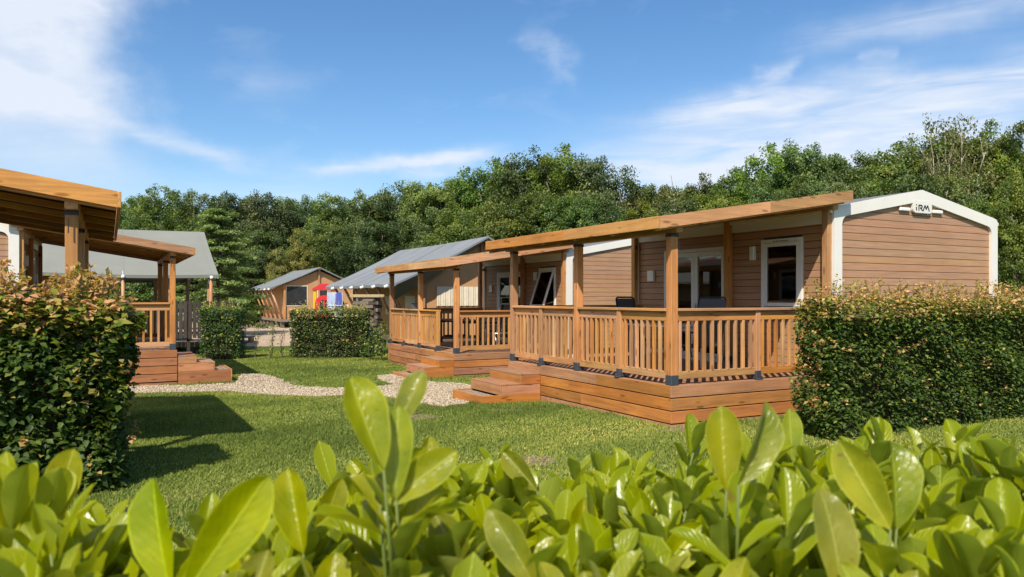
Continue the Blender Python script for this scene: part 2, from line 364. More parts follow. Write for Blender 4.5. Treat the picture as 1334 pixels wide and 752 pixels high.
def groundmat():
    m, nt, b, _ = newmat('lawn_soil'); v = texco(nt, (1, 1, 1), False)
    n1 = noise(nt, v, .55, 6, .6); n2 = noise(nt, v, 14, 5, .7); n3 = noise(nt, v, 90, 3, .6)
    col = ramp(nt, n2, [(.3, (.042, .072, .014)), (.55, (.085, .125, .021)), (.75, (.135, .160, .036))])
    col = mixc(nt, ramp(nt, n1, [(.60, (0, 0, 0)), (.72, (.8,)*3)]), col, (.20, .165, .085))
    nt.links.new(col, b.inputs['Base Color']); b.inputs['Roughness'].default_value = .95; b.inputs['Specular IOR Level'].default_value = .1
    bump(nt, b, n3, .8, .02); return m
def gravelmat(name, c):
    m, nt, b, _ = newmat(name); v = texco(nt, (1, 1, 1), False)
    vo = nt.nodes.new('ShaderNodeTexVoronoi'); vo.inputs['Scale'].default_value = 38; nt.links.new(v, vo.inputs['Vector'])
    rn = nt.nodes.new('ShaderNodeSeparateColor'); nt.links.new(vo.outputs['Color'], rn.inputs[0])
    col = ramp(nt, rn.outputs[0], [(0, tuple(x*.62 for x in c)), (.5, c), (1, tuple(min(1, x*1.3) for x in c))])
    col = mixc(nt, .8, col, ramp(nt, vo.outputs['Distance'], [(.25, (1, 1, 1)), (.7, (.45, .42, .38))]), 'MULTIPLY')
    col = mixc(nt, .5, col, ramp(nt, noise(nt, v, .8, 5), [(.35, (.75, .72, .68)), (.65, (1.08,)*3)]), 'MULTIPLY')
    nt.links.new(col, b.inputs['Base Color']); b.inputs['Roughness'].default_value = .9; b.inputs['Specular IOR Level'].default_value = .2
    iv = M(nt.nodes, nt.links, 'SUBTRACT', 1.0, vo.outputs['Distance']); bump(nt, b, iv, .8, .02); return m
GRAV = gravelmat('gravel', (.40, .315, .235)); SAND = gravelmat('far_gravel', (.62, .48, .35)); EARTH = gravelmat('dry_earth', (.30, .235, .15))

# ================================================================ ground
YL = [-300, -100, -20, 0, 5, 10.3]+[10.3+.31*i for i in range(1, 21)]+[20, 30, 45, 70, 110, 200, 400, 1100]
def sheet(name, pts, dz, mat, **kw):
    bm = bmesh.new(); vs = [bm.verts.new((p[0], p[1], 0)) for p in pts]; f = bm.faces.new(vs); f.normal_update()
    if f.normal.z < 0: f.normal_flip()
    bmesh.ops.triangulate(bm, faces=bm.faces[:])
    for y in YL: bmesh.ops.bisect_plane(bm, geom=bm.verts[:]+bm.edges[:]+bm.faces[:], plane_co=(0, y, 0), plane_no=(0, 1, 0))
    for v in bm.verts: v.co.z = gz(v.co.y)+dz
    me = bpy.data.meshes.new(name); bm.to_mesh(me); bm.free(); me.materials.append(mat)
    return obj(name, me, **kw)
gm = MB()
for y0, y1 in zip(YL, YL[1:]):
    for i in range(20):
        x0, x1 = -700+i*70, -630+i*70; gm.quad((x0, y0, gz(y0)), (x1, y0, gz(y0)), (x1, y1, gz(y1)), (x0, y1, gz(y1)))
obj('ground', gm.mesh('ground', groundmat(), True), kind='structure')
def wob(pts, step=.25, amp=.06, seed=1):
    r = random.Random(seed); out = []
    for i in range(len(pts)):
        a, b = pts[i], pts[(i+1) % len(pts)]; n = max(1, int((b-a).length/step))
        for k in range(n):
            p = a.lerp(b, k/n); out.append((p.x+r.uniform(-amp, amp), p.y+r.uniform(-amp, amp)))
    return out
path_px = [(120, 500), (167, 501), (240, 503), (311, 499), (313, 488), (345, 488), (366, 495), (384, 503), (430, 506), (470, 505), (512, 502), (497, 497), (489, 490), (520, 487), (556, 497), (600, 500), (612, 503),
           (655, 500), (655, 512), (608, 527), (575, 531), (545, 525), (500, 517), (458, 515), (411, 517), (354, 515), (297, 510), (171, 513), (120, 514)]
path_pts = wob([P(x, y) for x, y in path_px])
sheet('path', path_pts, .006, GRAV, kind='structure')
yard_px = [(-60, 441), (150, 441), (240, 446), (300, 452), (360, 452), (410, 448), (470, 444), (470, 424), (430, 417), (300, 417), (180, 420), (-60, 424)]
yard_pts = wob([P(x, y) for x, y in yard_px], 1.0, .2, 3)
sheet('yard', yard_pts, .008, SAND, kind='structure')
EARTHS = []
for k, (px, py, rx, ry) in enumerate(((541, 543, .45, .28), (372, 499, .35, .45), (660, 535, .3, .2), (452, 521, .5, .22), (250, 517, .6, .2), (690, 600, .3, .3), (905, 560, .5, .25))):
    c = P(px, py); rr = random.Random(k); EARTHS.append([(c.x+math.cos(a)*rx*rr.uniform(.6, 1.15), c.y+math.sin(a)*ry*rr.uniform(.6, 1.15)) for a in [i*2*PI/18 for i in range(18)]])
    sheet('bare_earth', EARTHS[-1], .003, EARTH, kind='structure')
def inpoly(px, py, poly):
    inside = np.zeros(len(px), bool); n = len(poly); j = n-1
    for i in range(n):
        xi, yi = poly[i]; xj, yj = poly[j]
        c = ((yi > py) != (yj > py)) & (px < (xj-xi)*(py-yi)/((yj-yi) if abs(yj-yi) > 1e-9 else 1e-9)+xi)
        inside ^= c; j = i
    return inside
def npmesh(name, verts, faces_per, nper, mat, tint=None, smooth=False):
    """verts (n,k,3) repeated pieces, faces_per: faces of one piece as index tuples (all same length)"""
    n, k, _ = verts.shape; fp = np.array(faces_per); nf, fl = fp.shape
    me = bpy.data.meshes.new(name); me.vertices.add(n*k); me.vertices.foreach_set('co', verts.astype(np.float32).ravel())
    idx = (fp[None]+(np.arange(n)*k)[:, None, None]).reshape(-1)
    me.loops.add(len(idx)); me.loops.foreach_set('vertex_index', idx.astype(np.int32))
    me.polygons.add(n*nf); me.polygons.foreach_set('loop_start', np.arange(0, n*nf*fl, fl, dtype=np.int32)); 
    if smooth: me.polygons.foreach_set('use_smooth', np.ones(n*nf, bool))
    me.update(calc_edges=True); me.validate()
    if tint is not None:
        a = me.attributes.new('tint', 'FLOAT', 'POINT'); a.data.foreach_set('value', np.repeat(tint, k).astype(np.float32))
    me.materials.append(mat); return me
# rectangles (thing frame) where no grass grows
def rect(o, sx, x0, x1, y0, y1):
    return [tuple((Vector((o[0], o[1], 0))+R*(sx*x)+L*y)[:2]) for x, y in ((x0, y0), (x1, y0), (x1, y1), (x0, y1))]
C1 = (2.12, 10.1); C2 = (-1.353, 18.1); K1 = (-4.28, 7.50); K2 = (-7.30, 16.5)
NOGRASS = [rect(C1, 1, -.03, 8, .0, 5), rect(C2, 1, -.03, 8, .0, 5), rect(K1, -1, -.03, 8, 0, 5), rect(K2, -1, -.03, 7, 0, 5),
           rect(C1, 1, -1.16, 0, 3.4, 4.6), rect(C2, 1, -1.16, 0, 0, 1.16), rect(K2, -1, -1.16, 0, 0, 1.16)]
def scatter_lawn(n):
    pts = []
    for (y0, y1, dens) in ((4.2, 7.5, 3600), (7.5, 10, 3000), (10, 13, 2300), (13, 17, 1700), (17, 27, 900)):
        w0, w1 = -(.70*y1+.6), .70*y1+.6
        k = int((y1-y0)*(w1-w0)*dens); pts.append(np.c_[rng.uniform(w0, w1, k), rng.uniform(y0, y1, k)])
    p = np.concatenate(pts); ok = np.abs(p[:, 0]) < .70*p[:, 1]+.6
    p = p[ok]
    bad = inpoly(p[:, 0], p[:, 1], path_pts) & (rng.random(len(p)) > .012)
    for r in NOGRASS: bad |= inpoly(p[:, 0], p[:, 1], r)
    bad |= inpoly(p[:, 0], p[:, 1], yard_pts)
    for r in EARTHS: bad |= inpoly(p[:, 0], p[:, 1], r) & (rng.random(len(p)) > .38)
    p = p[~bad]
    ph = np.sin(p[:, 0]*1.3+np.sin(p[:, 1]*.9)*1.7)+np.sin(p[:, 1]*1.9+p[:, 0]*.6+1.0)+.8*np.sin(p[:, 0]*3.7-p[:, 1]*2.9)
    bare = (ph > 1.9) & (rng.random(len(p)) < .55)
    return p[~bare], ph[~bare]
gp, gph = scatter_lawn(0); n = len(gp)
h = rng.uniform(.014, .034, n)*(1-.12*gph); a = rng.uniform(0, 2*PI, n); lean = rng.uniform(.0, .03, n); wd = .0035+.0005*gp[:, 1]*rng.uniform(.6, 1.3, n)
edge_tall = np.zeros(n)
for q, r_ in enumerate(NOGRASS):      # longer tufts along the deck skirts
    cx = np.array(r_); 
    for i in range(4):
        A_, B_ = cx[i], cx[(i+1) % 4]; d = B_-A_; t = np.clip(((gp-A_)@d)/(d@d), 0, 1); dist = np.linalg.norm(gp-(A_+t[:, None]*d), axis=1)
        edge_tall = np.maximum(edge_tall, np.clip(1-dist/.14, 0, 1))
h *= 1+1.0*edge_tall*rng.random(n)
vv = np.zeros((n, 3, 3)); ca, sa = np.cos(a), np.sin(a)
vv[:, 0, 0] = gp[:, 0]-ca*wd; vv[:, 0, 1] = gp[:, 1]-sa*wd; vv[:, 1, 0] = gp[:, 0]+ca*wd; vv[:, 1, 1] = gp[:, 1]+sa*wd
vv[:, 2, 0] = gp[:, 0]+np.cos(a*3.3)*lean; vv[:, 2, 1] = gp[:, 1]+np.sin(a*3.3)*lean; vv[:, 2, 2] = h
tq = np.clip((gp[:, 1]-10.3)/6.2, 0, 1); vv[:, :, 2] += (-.165*tq*tq*(3-2*tq))[:, None]
big = np.sin(gp[:, 0]*.55+1.1*np.sin(gp[:, 1]*.37))+np.sin(gp[:, 1]*.71-gp[:, 0]*.43+2)
tint = np.clip(.42+.11*gph+.08*big+rng.normal(0, .17, n), 0, 1)
obj('grass', npmesh('grass', vv, [(0, 1, 2)], 3, GRASSM, tint), label='short mown green grass of the lawn', cat='grass', kind='stuff')
# loose stones of the path
k = 60000; bx = np.array(path_pts); q = np.c_[rng.uniform(bx[:, 0].min(), bx[:, 0].max(), k), rng.uniform(bx[:, 1].min(), bx[:, 1].max(), k)]
q = q[inpoly(q[:, 0], q[:, 1], path_pts)][:16000]; k = len(q)
octv = np.array([(1, 0, 0), (0, 1, 0), (-1, 0, 0), (0, -1, 0), (0, 0, 1), (0, 0, -1)], float); octf = [(0, 1, 4), (1, 2, 4), (2, 3, 4), (3, 0, 4), (1, 0, 5), (2, 1, 5), (3, 2, 5), (0, 3, 5)]
sz = rng.uniform(.010, .028, (k, 1, 1))*rng.uniform(.6, 1.2, (k, 1, 3)); sz[:, :, 2] *= .7
pv = octv[None]*sz+rng.normal(0, .002, (k, 6, 3)); th = rng.uniform(0, 2*PI, k)[:, None]
pv = np.stack([pv[:, :, 0]*np.cos(th)-pv[:, :, 1]*np.sin(th)+q[:, :1], pv[:, :, 0]*np.sin(th)+pv[:, :, 1]*np.cos(th)+q[:, 1:], pv[:, :, 2]+.010+np.array([gz(y_) for y_ in q[:, 1]])[:, None]], -1)
PEB = foliage('path_stones', [(0, (.23, .17, .115)), (.5, (.385, .295, .205)), (1, (.53, .43, .32))], 0.0, .85, .2)
obj('gravel_stones', npmesh('gravel_stones', pv, octf, 6, PEB, rng.random(k), True), label='pale beige gravel stones lying on the path', cat='gravel', kind='stuff')

# ================================================================ verandas
BAL = MB().box(-.0225, .0225, -.0225, .0225, 0, .71, .004).mesh('baluster', WZ)
SHORT = MB().box(-.045, .045, -.045, .045, .10, .985, .006).mesh('post', WZ)
SHOE_S = MB().box(-.05, .05, -.05, .05, 0, .13, .006).box(-.085, .085, -.05, .05, .001, .02, .003).mesh('post_shoe', SLATE)
SHOE_T = MB().box(-.064, .064, -.064, .064, 0, .135, .006).mesh('post_shoe', SLATE)
DZ = .55
def veranda(key, loc, sx, D, LEN, py, gap, label, steps_y, far_rail=True, rend=4.84, top_rail_open=False, dz=0.0, rows=3):
    t = thing('veranda', (*loc, dz), ANG, label, 'veranda', 'timber verandas'); X = lambda x: sx*x
    mb = lambda: MB(sx)
    # deck boards along the length, laid with open joints
    nb = round(D/.145); bw = D/nb
    for i in range(nb): part('deck_board', mb().box(i*bw+.003, (i+1)*bw-.003, .03, LEN-.03, DZ-.03, DZ, .003), DKY, t)
    # joists under the deck
    for y in np.arange(.3, LEN, .8): part('joist', mb().box(.05, D, y-.025, y+.025, DZ-.17, DZ-.032), WX, t)
    for y in (.2, LEN/2, LEN-.2):
        for x in (.15, D-.2): part('footing', mb().box(x-.06, x+.06, y-.06, y+.06, -.35, DZ-.172), OLDZ, t)
    # skirt boards: three courses per side, butted lengths
    for r in range(rows):
        z1 = DZ-.002-r*.172; z0 = z1-.157
        cuts = [0, LEN*(.38 if r == 0 else .55 if r == 1 else .47), LEN]
        for a, b in zip(cuts, cuts[1:]): part('skirt_board', mb().box(-.024+.0015*r, 0.0, a+.002, b-.002, z0, z1, .003), SY, t)
        part('skirt_board', mb().box(-.026, D-.02, -.026, -.002, z0, z1, .003), SX, t)
        part('skirt_board', mb().box(-.024, D-.02, LEN+.002, LEN+.026, z0, z1, .003), SX, t)
    part('backing_frame', mb().box(.03, D-.03, .012, .03, -.3, DZ-.035).box(.02, .04, .03, LEN-.03, -.3, DZ-.035), SHADOWGAP, t)
    part('plinth_board', mb().box(-.02, D, -.02, .01, -.3, .03 if rows == 3 else -.15).box(-.018, .01, .012, LEN, -.3, .03 if rows == 3 else -.15), SX, t)
    zs = lambda x: 2.70+.156*(x+.35)
    def tall(x, y, top=None):
        zt = (zs(x)-.055-.13) if top is None else top
        p = part('post', MB().box(-.0575, .0575, -.0575, .0575, DZ+.11, zt, .007), WZ, t, (X(x), y, 0))
        obj('post_shoe', SHOE_T, p, (0, 0, DZ)); return p
    def short(x, y, rot=0):
        p = obj('post', SHORT, t, (X(x), y, DZ)); s = obj('post_shoe', SHOE_S, p, (0, 0, 0)); s.rotation_euler = (0, 0, rot)
    ex = .058
    for (y, tl) in py: (tall(ex, y) if tl else short(ex-.01, y))
    # rails between outer posts
    for i in range(len(py)-1):
        if i == gap: continue
        y0, y1 = py[i][0], py[i+1][0]; a0 = y0+(.058 if py[i][1] else .046); a1 = y1-(.058 if py[i+1][1] else .046)
        part('top_rail', mb().box(ex-.02, ex+.025, a0+.001, a1-.001, 1.405, 1.505, .004), WY, t)
        part('bottom_rail', mb().box(ex-.02, ex+.025, a0+.001, a1-.001, .625, .725, .004), WY, t)
        lo = y0 if not py[i][1] else a0; hi = y1 if not py[i+1][1] else a1
        part('hand_rail', mb().box(ex-.07, ex+.07, lo+.001, hi-.001, 1.537, 1.575, .005), WY, t)
        part('rail_packer', mb().box(ex-.018, ex+.022, a0+.003, a1-.003, 1.505, 1.536), WY, t)
        n = max(2, round((a1-a0)/.132)); st = (a1-a0)/n
        for q in range(n): obj('baluster', BAL, t, (X(ex+.0025), a0+(q+.5)*st, .71))
    # rails of the two ends
    for side, y in ((0, ex), (1, LEN-ex)):
        if side == 1 and not far_rail: continue
        xs = [ex, ex+(D-ex)*.5, D-.09]
        if side == 0: tall(D-.06, y) if not top_rail_open else None
        short(xs[1], y, PI/2)
        for i in range(2):
            a0 = xs[i]+(.0585 if i == 0 else .046); a1 = xs[i+1]-(.046 if i == 0 else .03)
            part('top_rail', mb().box(a0, a1, y-.02, y+.025, 1.405, 1.505, .004), WX, t)
            part('bottom_rail', mb().box(a0, a1, y-.02, y+.025, .625, .725, .004), WX, t)
            part('hand_rail', mb().box(xs[i]+.0585 if i == 0 else xs[i]+.001, xs[i]*0+xs[i+1]-(.001 if i == 0 else .03), y-.07, y+.07, 1.538, 1.576, .005), WX, t)
            part('rail_packer', mb().box(a0+.002, a1-.002, y-.018, y+.022, 1.505, 1.537), WX, t)
            n = round((a1-a0)/.142); st = (a1-a0)/n
            for q in range(n): obj('baluster', BAL, t, (X(a0+(q+.5)*st), y+.0025, .71))
    # inner posts against the chalet wall
    for y in (LEN*.47, LEN+.25): tall(D-.06, y) if y < LEN else part('post', MB().box(-.0575, .0575, -.0575, .0575, 0, zs(D-.06)-.185, .007), WZ, t, (X(D-.06), y, 0))
    # canopy: beams, rafters, corrugated sheet, fascia
    y0, y1 = -.15, rend
    part('beam', mb().box(.0, .115, y0+.05, y1-.05, zs(.06)-.055-.128, zs(.06)-.062, .005), WY, t)
    part('beam', mb().box(D-.115, D-.01, y0+.05, y1-.05, zs(D-.06)-.055-.128, zs(D-.06)-.062, .005), WY, t)
    for y in [y0+.06]+[y0+.06+(y1-y0-.12)*f for f in (.2, .4, .6, .8)]+[y1-.06]:
        part('rafter', mb().prism([(-.33, zs(-.33)-.046), (D+.1, zs(D+.1)-.046), (D+.1, zs(D+.1)-.115), (-.33, zs(-.33)-.115)], 1, y-.03, y+.03), WX, t)
    sh = mb(); nn = int((y1-y0-.06)/.025); ys = [y0+.03+i*(y1-y0-.06)/nn for i in range(nn+1)]
    for (off, flip) in ((0, False), (-.006, True)):
        for i in range(nn):
            ps = []
            for (x, y, k_) in ((-.34, ys[i], i), (D+.05, ys[i], i), (D+.05, ys[i+1], i+1), (-.34, ys[i+1], i+1)):
                ps.append((x, y, zs(x)-.02+.017*math.sin(k_*2*PI/6)+off))
            sh.quad(*(ps[::-1] if flip else ps))
    part('roof_sheet', sh, SHEET, t)
    part('fascia_board', mb().box(-.375, -.345, y0-.032, y0+(y1-y0)*.45-.002, 2.61, 2.77, .004), WY, t)
    part('fascia_board', mb().box(-.375, -.345, y0+(y1-y0)*.45+.002, y1+.03, 2.61, 2.77, .004), WY, t)
    for yy in (y0-.03, y1):
        xm = D*.52
        for a, b in ((-.343, xm-.002), (xm+.002, D+.22)):
            part('fascia_board', mb().prism([(a, zs(a)-.09), (b, zs(b)-.09), (b, zs(b)+.07), (a, zs(a)+.07)], 1, yy, yy+.03), WX, t)
    for (y, tl) in py:
        if tl: part('post_top_shade', mb().box(ex-.062, ex+.062, y-.062, y+.062, zs(ex)-.23, zs(ex)-.187), BLACKM, t)  # black box at the post top, shade under the beam put in as colour
    part('cable', mb().box(ex+.02, ex+.03, -.06, -.05, 2.35, 2.5), BLACKM, t)
    if steps_y: steps(key, loc, sx, steps_y, dz)
    return t
def steps(key, loc, sx, yy, dz):
    a, b = yy; st = thing('wooden_steps', (*loc, dz), ANG, STEPLAB[key], 'steps', 'steps up to the verandas'); mb = lambda: MB(sx)
    for i, (z, x0, x1) in enumerate(((.395, -.42, -.028), (.235, -.80, -.028), (.085, -1.16, -.80))):
        zl = z-.155 if i < 2 else -.3
        part('riser', mb().box(x0, x0+.028, a, b, zl, z-.001, .003), SY, st)
        for u, w in ((a, a+.026), (b-.026, b)): part('side_board', mb().box(x0+.029, -.03, u, w, zl, z-.002, .003), SX, st)
        if i < 2:
            xe = -.03 if i == 0 else -.42
            m_ = (x0+xe)/2+.0
            part('tread', mb().box(x0+.0, m_-.004, a, b, z, z+.026, .004), DKY, st); part('tread', mb().box(m_+.004, xe-.002, a, b, z, z+.026, .004), DKY, st)
        else: part('gravel_fill', mb().box(x0+.03, -.81, a+.03, b-.03, -.3, z-.03), GRAV, st)
    part('carriage', mb().box(-.78, -.04, a+.05, a+.09, -.3, .22).box(-.78, -.04, b-.09, b-.05, -.3, .22).box(-.40, -.04, a+.05, a+.09, .222, .39).box(-.40, -.04, b-.09, b-.05, .222, .39), SHADOWGAP, st)
STEPLAB = {'c1': 'three low brown plank steps with gravel fill below the railing of the signed chalet', 'c2': 'brown plank steps leading to the gap in the railing with the dark table',
           'k2': 'wide plank steps beside the small clipped hedge, facing the gravel path'}
PY1 = [(.058, True), (1.2, False), (2.35, True), (3.48, False), (4.54, True)]
PY2 = [(.058, True), (1.18, False), (2.42, True), (3.6, False), (4.74, True)]
veranda('c1', C1, 1, 3.14, 4.6, PY1, None, 'stained timber veranda with sloping canopy joined to the chalet with the iRM sign', (3.42, 4.6))
veranda('c2', C2, 1, 3.14, 4.8, PY2, 0, 'stained timber veranda with table and chairs in front of the chalet with the tilted window', (0, 1.16), rend=4.98)
veranda('k1', K1, -1, 2.9, 4.6, PY1, 0, 'timber veranda whose dark canopy underside rises above the tall copper-tipped hedge', None, rend=4.75)
veranda('k2', K2, -1, 2.9, 4.6, PY1, 0, 'timber veranda between the pale grey canvas roof and the gravel path', (0, 1.16), rend=4.84, dz=.205, rows=4)

# ================================================================ chalets
def clip(poly, a, b, c):
    """keep the side a*x+b*y<=c"""
    out = []
    for i in range(len(poly)):
        p, q = poly[i], poly[(i+1) % len(poly)]; dp, dq = a*p[0]+b*p[1]-c, a*q[0]+b*q[1]-c
        if dp <= 0: out.append(p)
        if dp*dq < 0: t = dp/(dp-dq); out.append((p[0]+(q[0]-p[0])*t, p[1]+(q[1]-p[1])*t))
    return out
def frame_box(mb, x0, x1, y0, y1, z0, z1, w, c=.004):
    """rectangular frame in the y-z plane"""
    mb.box(x0, x1, y0, y0+w, z0, z1, c).box(x0, x1, y1-w, y1, z0, z1, c).box(x0, x1, y0+w+.0006, y1-w-.0006, z0, z0+w, c).box(x0, x1, y0+w+.0006, y1-w-.0006, z1-w, z1, c); return mb
def chalet(loc, sx, label, door=(2.27, 3.93), win=(.6, 1.4), wopen=False, sign=True, Wd=4.15, LC=4.9, lamp=None, base=0.0):
    t = thing('chalet', (*loc, base), ANG, label, 'chalet', 'mobile chalets', zabs=True); mb = lambda: MB(sx)
    ZE, ZR, ZB = 3.08, 3.46, .30
    roof = lambda x: ZE+(ZR-ZE)*(1-abs(x-Wd/2)/(Wd/2))
    pitch = .1155
    g = part('gable_wall', mb().prism([(0.03, ZB), (Wd-.03, ZB), (Wd-.03, ZE-.07), (Wd/2, ZR-.07), (.03, ZE-.07)], 1, .022, .07), SHADOWGAP, t)
    k = (ZR-ZE)/(Wd/2); z = ZB
    while z < ZR-.12:
        poly = [(.05, z+.004), (Wd-.05, z+.004), (Wd-.05, z+pitch-.004), (.05, z+pitch-.004)]
        poly = clip(clip(poly, -k, 1, ZE-.075), k, 1, ZE-.075+k*Wd)
        if len(poly) >= 3: part('siding_board', mb().prism(poly, 1, .0, .020), SIDX, g)
        z += pitch
    # front wall with its openings
    holes = [(door[0], door[1], .55, 2.62), (win[0], win[1], 1.54, 2.66)]
    f = part('front_wall', mb().box(.022, .06, .075, LC, ZB, .55).box(.022, .06, .075, LC, 2.661, ZE-.07).box(.022, .06, .075, win[0], .551, 2.66)
             .box(.022, .06, win[1], door[0], .551, 2.66).box(.022, .06, door[1], LC, .551, 2.66).box(.022, .06, win[0], win[1], .551, 1.54), SHADOWGAP, t)
    z = ZB
    while z < 2.9:
        iv = [(.07, LC-.05)]
        for (a, b, z0, z1) in holes:
            if z+pitch*.6 > z0 and z+pitch*.4 < z1:
                iv = [p for (u, v) in iv for p in ((u, min(v, a)), (max(u, b), v)) if p[1]-p[0] > .03]
        for (u, v) in iv: part('siding_board', mb().box(.0, .020, u, v, z+.004, z+pitch-.004, .002), SIDY, f)
        z += pitch
    part('end_wall', mb().prism([(0.03, ZB), (Wd-.03, ZB), (Wd-.03, ZE-.07), (Wd/2, ZR-.07), (.03, ZE-.07)], 1, LC-.05, LC), SIDX, t)
    part('back_wall', mb().box(Wd-.065, Wd-.02, .075, LC-.055, ZB, ZE-.07), SIDY, t)
    part('floor', mb().box(.065, Wd-.07, .075, LC-.055, .42, .50), INTER, t)
    part('partition', mb().box(2.6, 2.66, .08, LC-.06, .51, ZE-.1), INTER, t)
    part('chassis', mb().box(.3, .42, .3, LC-.3, -.35, .418).box(Wd-.42, Wd-.3, .3, LC-.3, -.35, .418), SHADOWGAP, t)
    # roof slabs and trim
    rf = mb().prism([(-.04, roof(0)-.02), (Wd/2, ZR-.012), (Wd/2, ZR+.03), (-.04, roof(0)+.03)], 1, -.02, LC+.05).prism([(Wd/2+.001, ZR-.012), (Wd+.04, roof(Wd)-.02), (Wd+.04, roof(Wd)+.03), (Wd/2+.001, ZR+.03)], 1, -.02, LC+.05)
    part('roof', rf, ROOFC, t)
    def ring(y0, y1):
        m_ = mb(); wv, wt_, rr = .18, .185, .14; A = []; Bq = []
        # outer and inner outlines run together, from the foot of one upright over the ridge to the other
        out_ = lambda x: (ZE+.035)+k*(Wd/2-abs(x-Wd/2))
        inn = lambda x: out_(x)-wt_-.03*0
        A += [(-.05, ZB-.1), (-.05, ZE-.30)]; Bq += [(wv-.05, ZB-.1), (wv-.05, ZE-.30)]
        cxr = wv-.05+rr; zc = inn(cxr)-rr*.98
        oc = [(-.05, ZE-.16), (-.05, ZE-.06), (-.035, ZE-.0), (0.0, ZE+.03), (.10, out_(.10)), (cxr, out_(cxr))]
        for q in range(6):
            an = PI-(PI/2)*q/5*.96; Bq.append((cxr+rr*math.cos(an), zc+rr*math.sin(an))); A.append(oc[q])
        A.append((Wd/2, out_(Wd/2))); Bq.append((Wd/2, inn(Wd/2)))
        n0 = len(A)-1
        for q in range(n0-1, -1, -1): A.append((Wd-A[q][0], A[q][1])); Bq.append((Wd-Bq[q][0], Bq[q][1]))
        for q in range(len(A)-1): m_.prism([A[q], A[q+1], Bq[q+1], Bq[q]], 1, y0, y1)
        return m_
    part('gable_trim', ring(-.05, -.002), WHITE, t)
    part('corner_trim', mb().box(-.05, -.002, -.001, .085, ZB-.1, ZE-.03, .004), WHITE, t)
    part('corner_trim', mb().box(-.045, -.002, LC-.11, LC, ZB, ZE-.2, .004), WHITE, t)
    part('eaves_board', mb().box(-.045, -.003, .086, LC-.111, 2.86, ZE-.01, .004), WHITE, t)
    part('gutter', mb().box(-.10, -.048, -.03, LC+.03, ZE-.075, ZE-.02, .01), WHITE, t)
    part('gutter', mb().box(Wd+.05, Wd+.12, -.03, LC+.03, ZE-.085, ZE-.02, .01), WHITE, t)
    if sign:
        sg = part('sign_plate', mb().prism([(1.83, 3.315), (1.83, 3.16), (1.84, 3.135), (1.865, 3.12), (1.90, 3.113), (2.25, 3.113), (2.285, 3.12), (2.31, 3.135), (2.32, 3.16), (2.32, 3.315)], 1, -.054, -.0015), WHITE, t, label='white sign plate reading iRM')
        sg2 = MB(sx); Z0, H, X0 = 3.150, .095, 1.895
        def stroke(pts, w=.019):
            for (a, b) in zip(pts, pts[1:]): sg2.bar((X0+a[0]*H*1.32, -.057, Z0+a[1]*H), (X0+b[0]*H*1.32, -.057, Z0+b[1]*H), w, .005, 0, (0, 1, 0))
        stroke([(.12, 0), (.12, .60)]); stroke([(.12, .86), (.12, 1.04)])
        stroke([(.62, 0), (.62, .92)]); stroke([(.55, .92), (1.15, .92)]); stroke([(1.15, .95), (1.30, .80), (1.30, .62), (1.12, .46)]); stroke([(1.15, .46), (.85, .46)]); stroke([(1.02, .46), (1.36, .0)])
        stroke([(1.50, 0), (1.88, .98)]); stroke([(1.88, .98), (2.12, .30)]); stroke([(2.12, .30), (2.42, .98)]); stroke([(2.42, .98), (2.78, 0)])
        part('lettering', sg2, BLACKM, sg)
        for (a, b, z) in ((1.52, 1.78, 3.155), (2.38, 2.64, 3.155)): part('wall_light', mb().box(a, b, -.045, -.001, z-.03, z+.03, .012), WHITEP, t)
        part('plate_teeth', sum_boxes(mb(), [(1.91+i*.05, 1.93+i*.05, -.04, -.02, 3.098, 3.112) for i in range(7)]), STEEL, sg)  # row of small steel teeth below the sign plate
    # double glazed door
    a, b = door; fr = part('door', frame_box(mb(), -.035, .055, a-.03, b+.03, .551, 2.64, .06), WHITEP, t); mid = (a+b)/2
    for (u, v) in ((a+.032, mid-.002), (mid+.002, b-.032)):
        part('door_leaf', frame_box(mb(), -.02, .035, u, v, .615, 2.575, .085), WHITEP, fr)
        part('pane', mb().box(.004, .012, u+.08, v-.08, .69, 2.50), GLASS, fr)
    part('handle', mb().box(-.06, -.02, mid-.05, mid-.03, 1.5, 1.62, .004).box(-.065, -.05, mid-.15, mid-.03, 1.57, 1.59, .004), STEEL, fr)
    # window
    a, b = win; wf = part('window', frame_box(mb(), -.035, .055, a-.03, b+.03, 1.51, 2.69, .06), WHITEP, t)
    sash = obj('sash', frame_box(mb(), -.03, .01, a+.032, b-.032, -1.05, -.005, .06).mesh('sash', WHITEP), wf, (0, 0, 2.63))
    pane = obj('pane', mb().box(-.012, -.004, a+.09, b-.09, -.99, -.065).mesh('pane', GLASS), wf, (0, 0, 2.63))
    if wopen:
        for o in (sash, pane): o.rotation_euler = (0, math.radians(19)*sx, 0)
        part('stay', mb().bar((-.28, a+.06, 1.72), (.0, a+.06, 1.78), .012).bar((-.28, b-.06, 1.72), (.0, b-.06, 1.78), .012), STEEL, wf)
    else: part('vent_slots', sum_boxes(mb(), [(-.037, -.03, a+.25+i*.055, a+.285+i*.055, 2.645, 2.66) for i in range(6)]), BLACKM, wf)
    part('sill', mb().box(-.06, .0, a-.04, b+.04, 1.485, 1.509, .004), WHITEP, wf)
    ly = lamp or (win[1]+.16)
    part('wall_lamp', mb().box(-.075, .0, ly, ly+.10, 2.36, 2.60, .01), WHITEP, t)
    part('meter_box', mb().box(-.05, 0, LC-.62, LC-.42, 2.05, 2.27, .006), WHITEP, t)
    part('wall_lamp', mb().box(-.09, -.051, LC-.13, LC-.03, 2.72, 2.80, .008), BLACKM, t)
    return t
def sum_boxes(m_, bs):
    for q in bs: m_.box(*q)
    return m_
def wloc(c, sx, D): v = Vector((c[0], c[1], 0))+R*(sx*D); return (v.x, v.y)
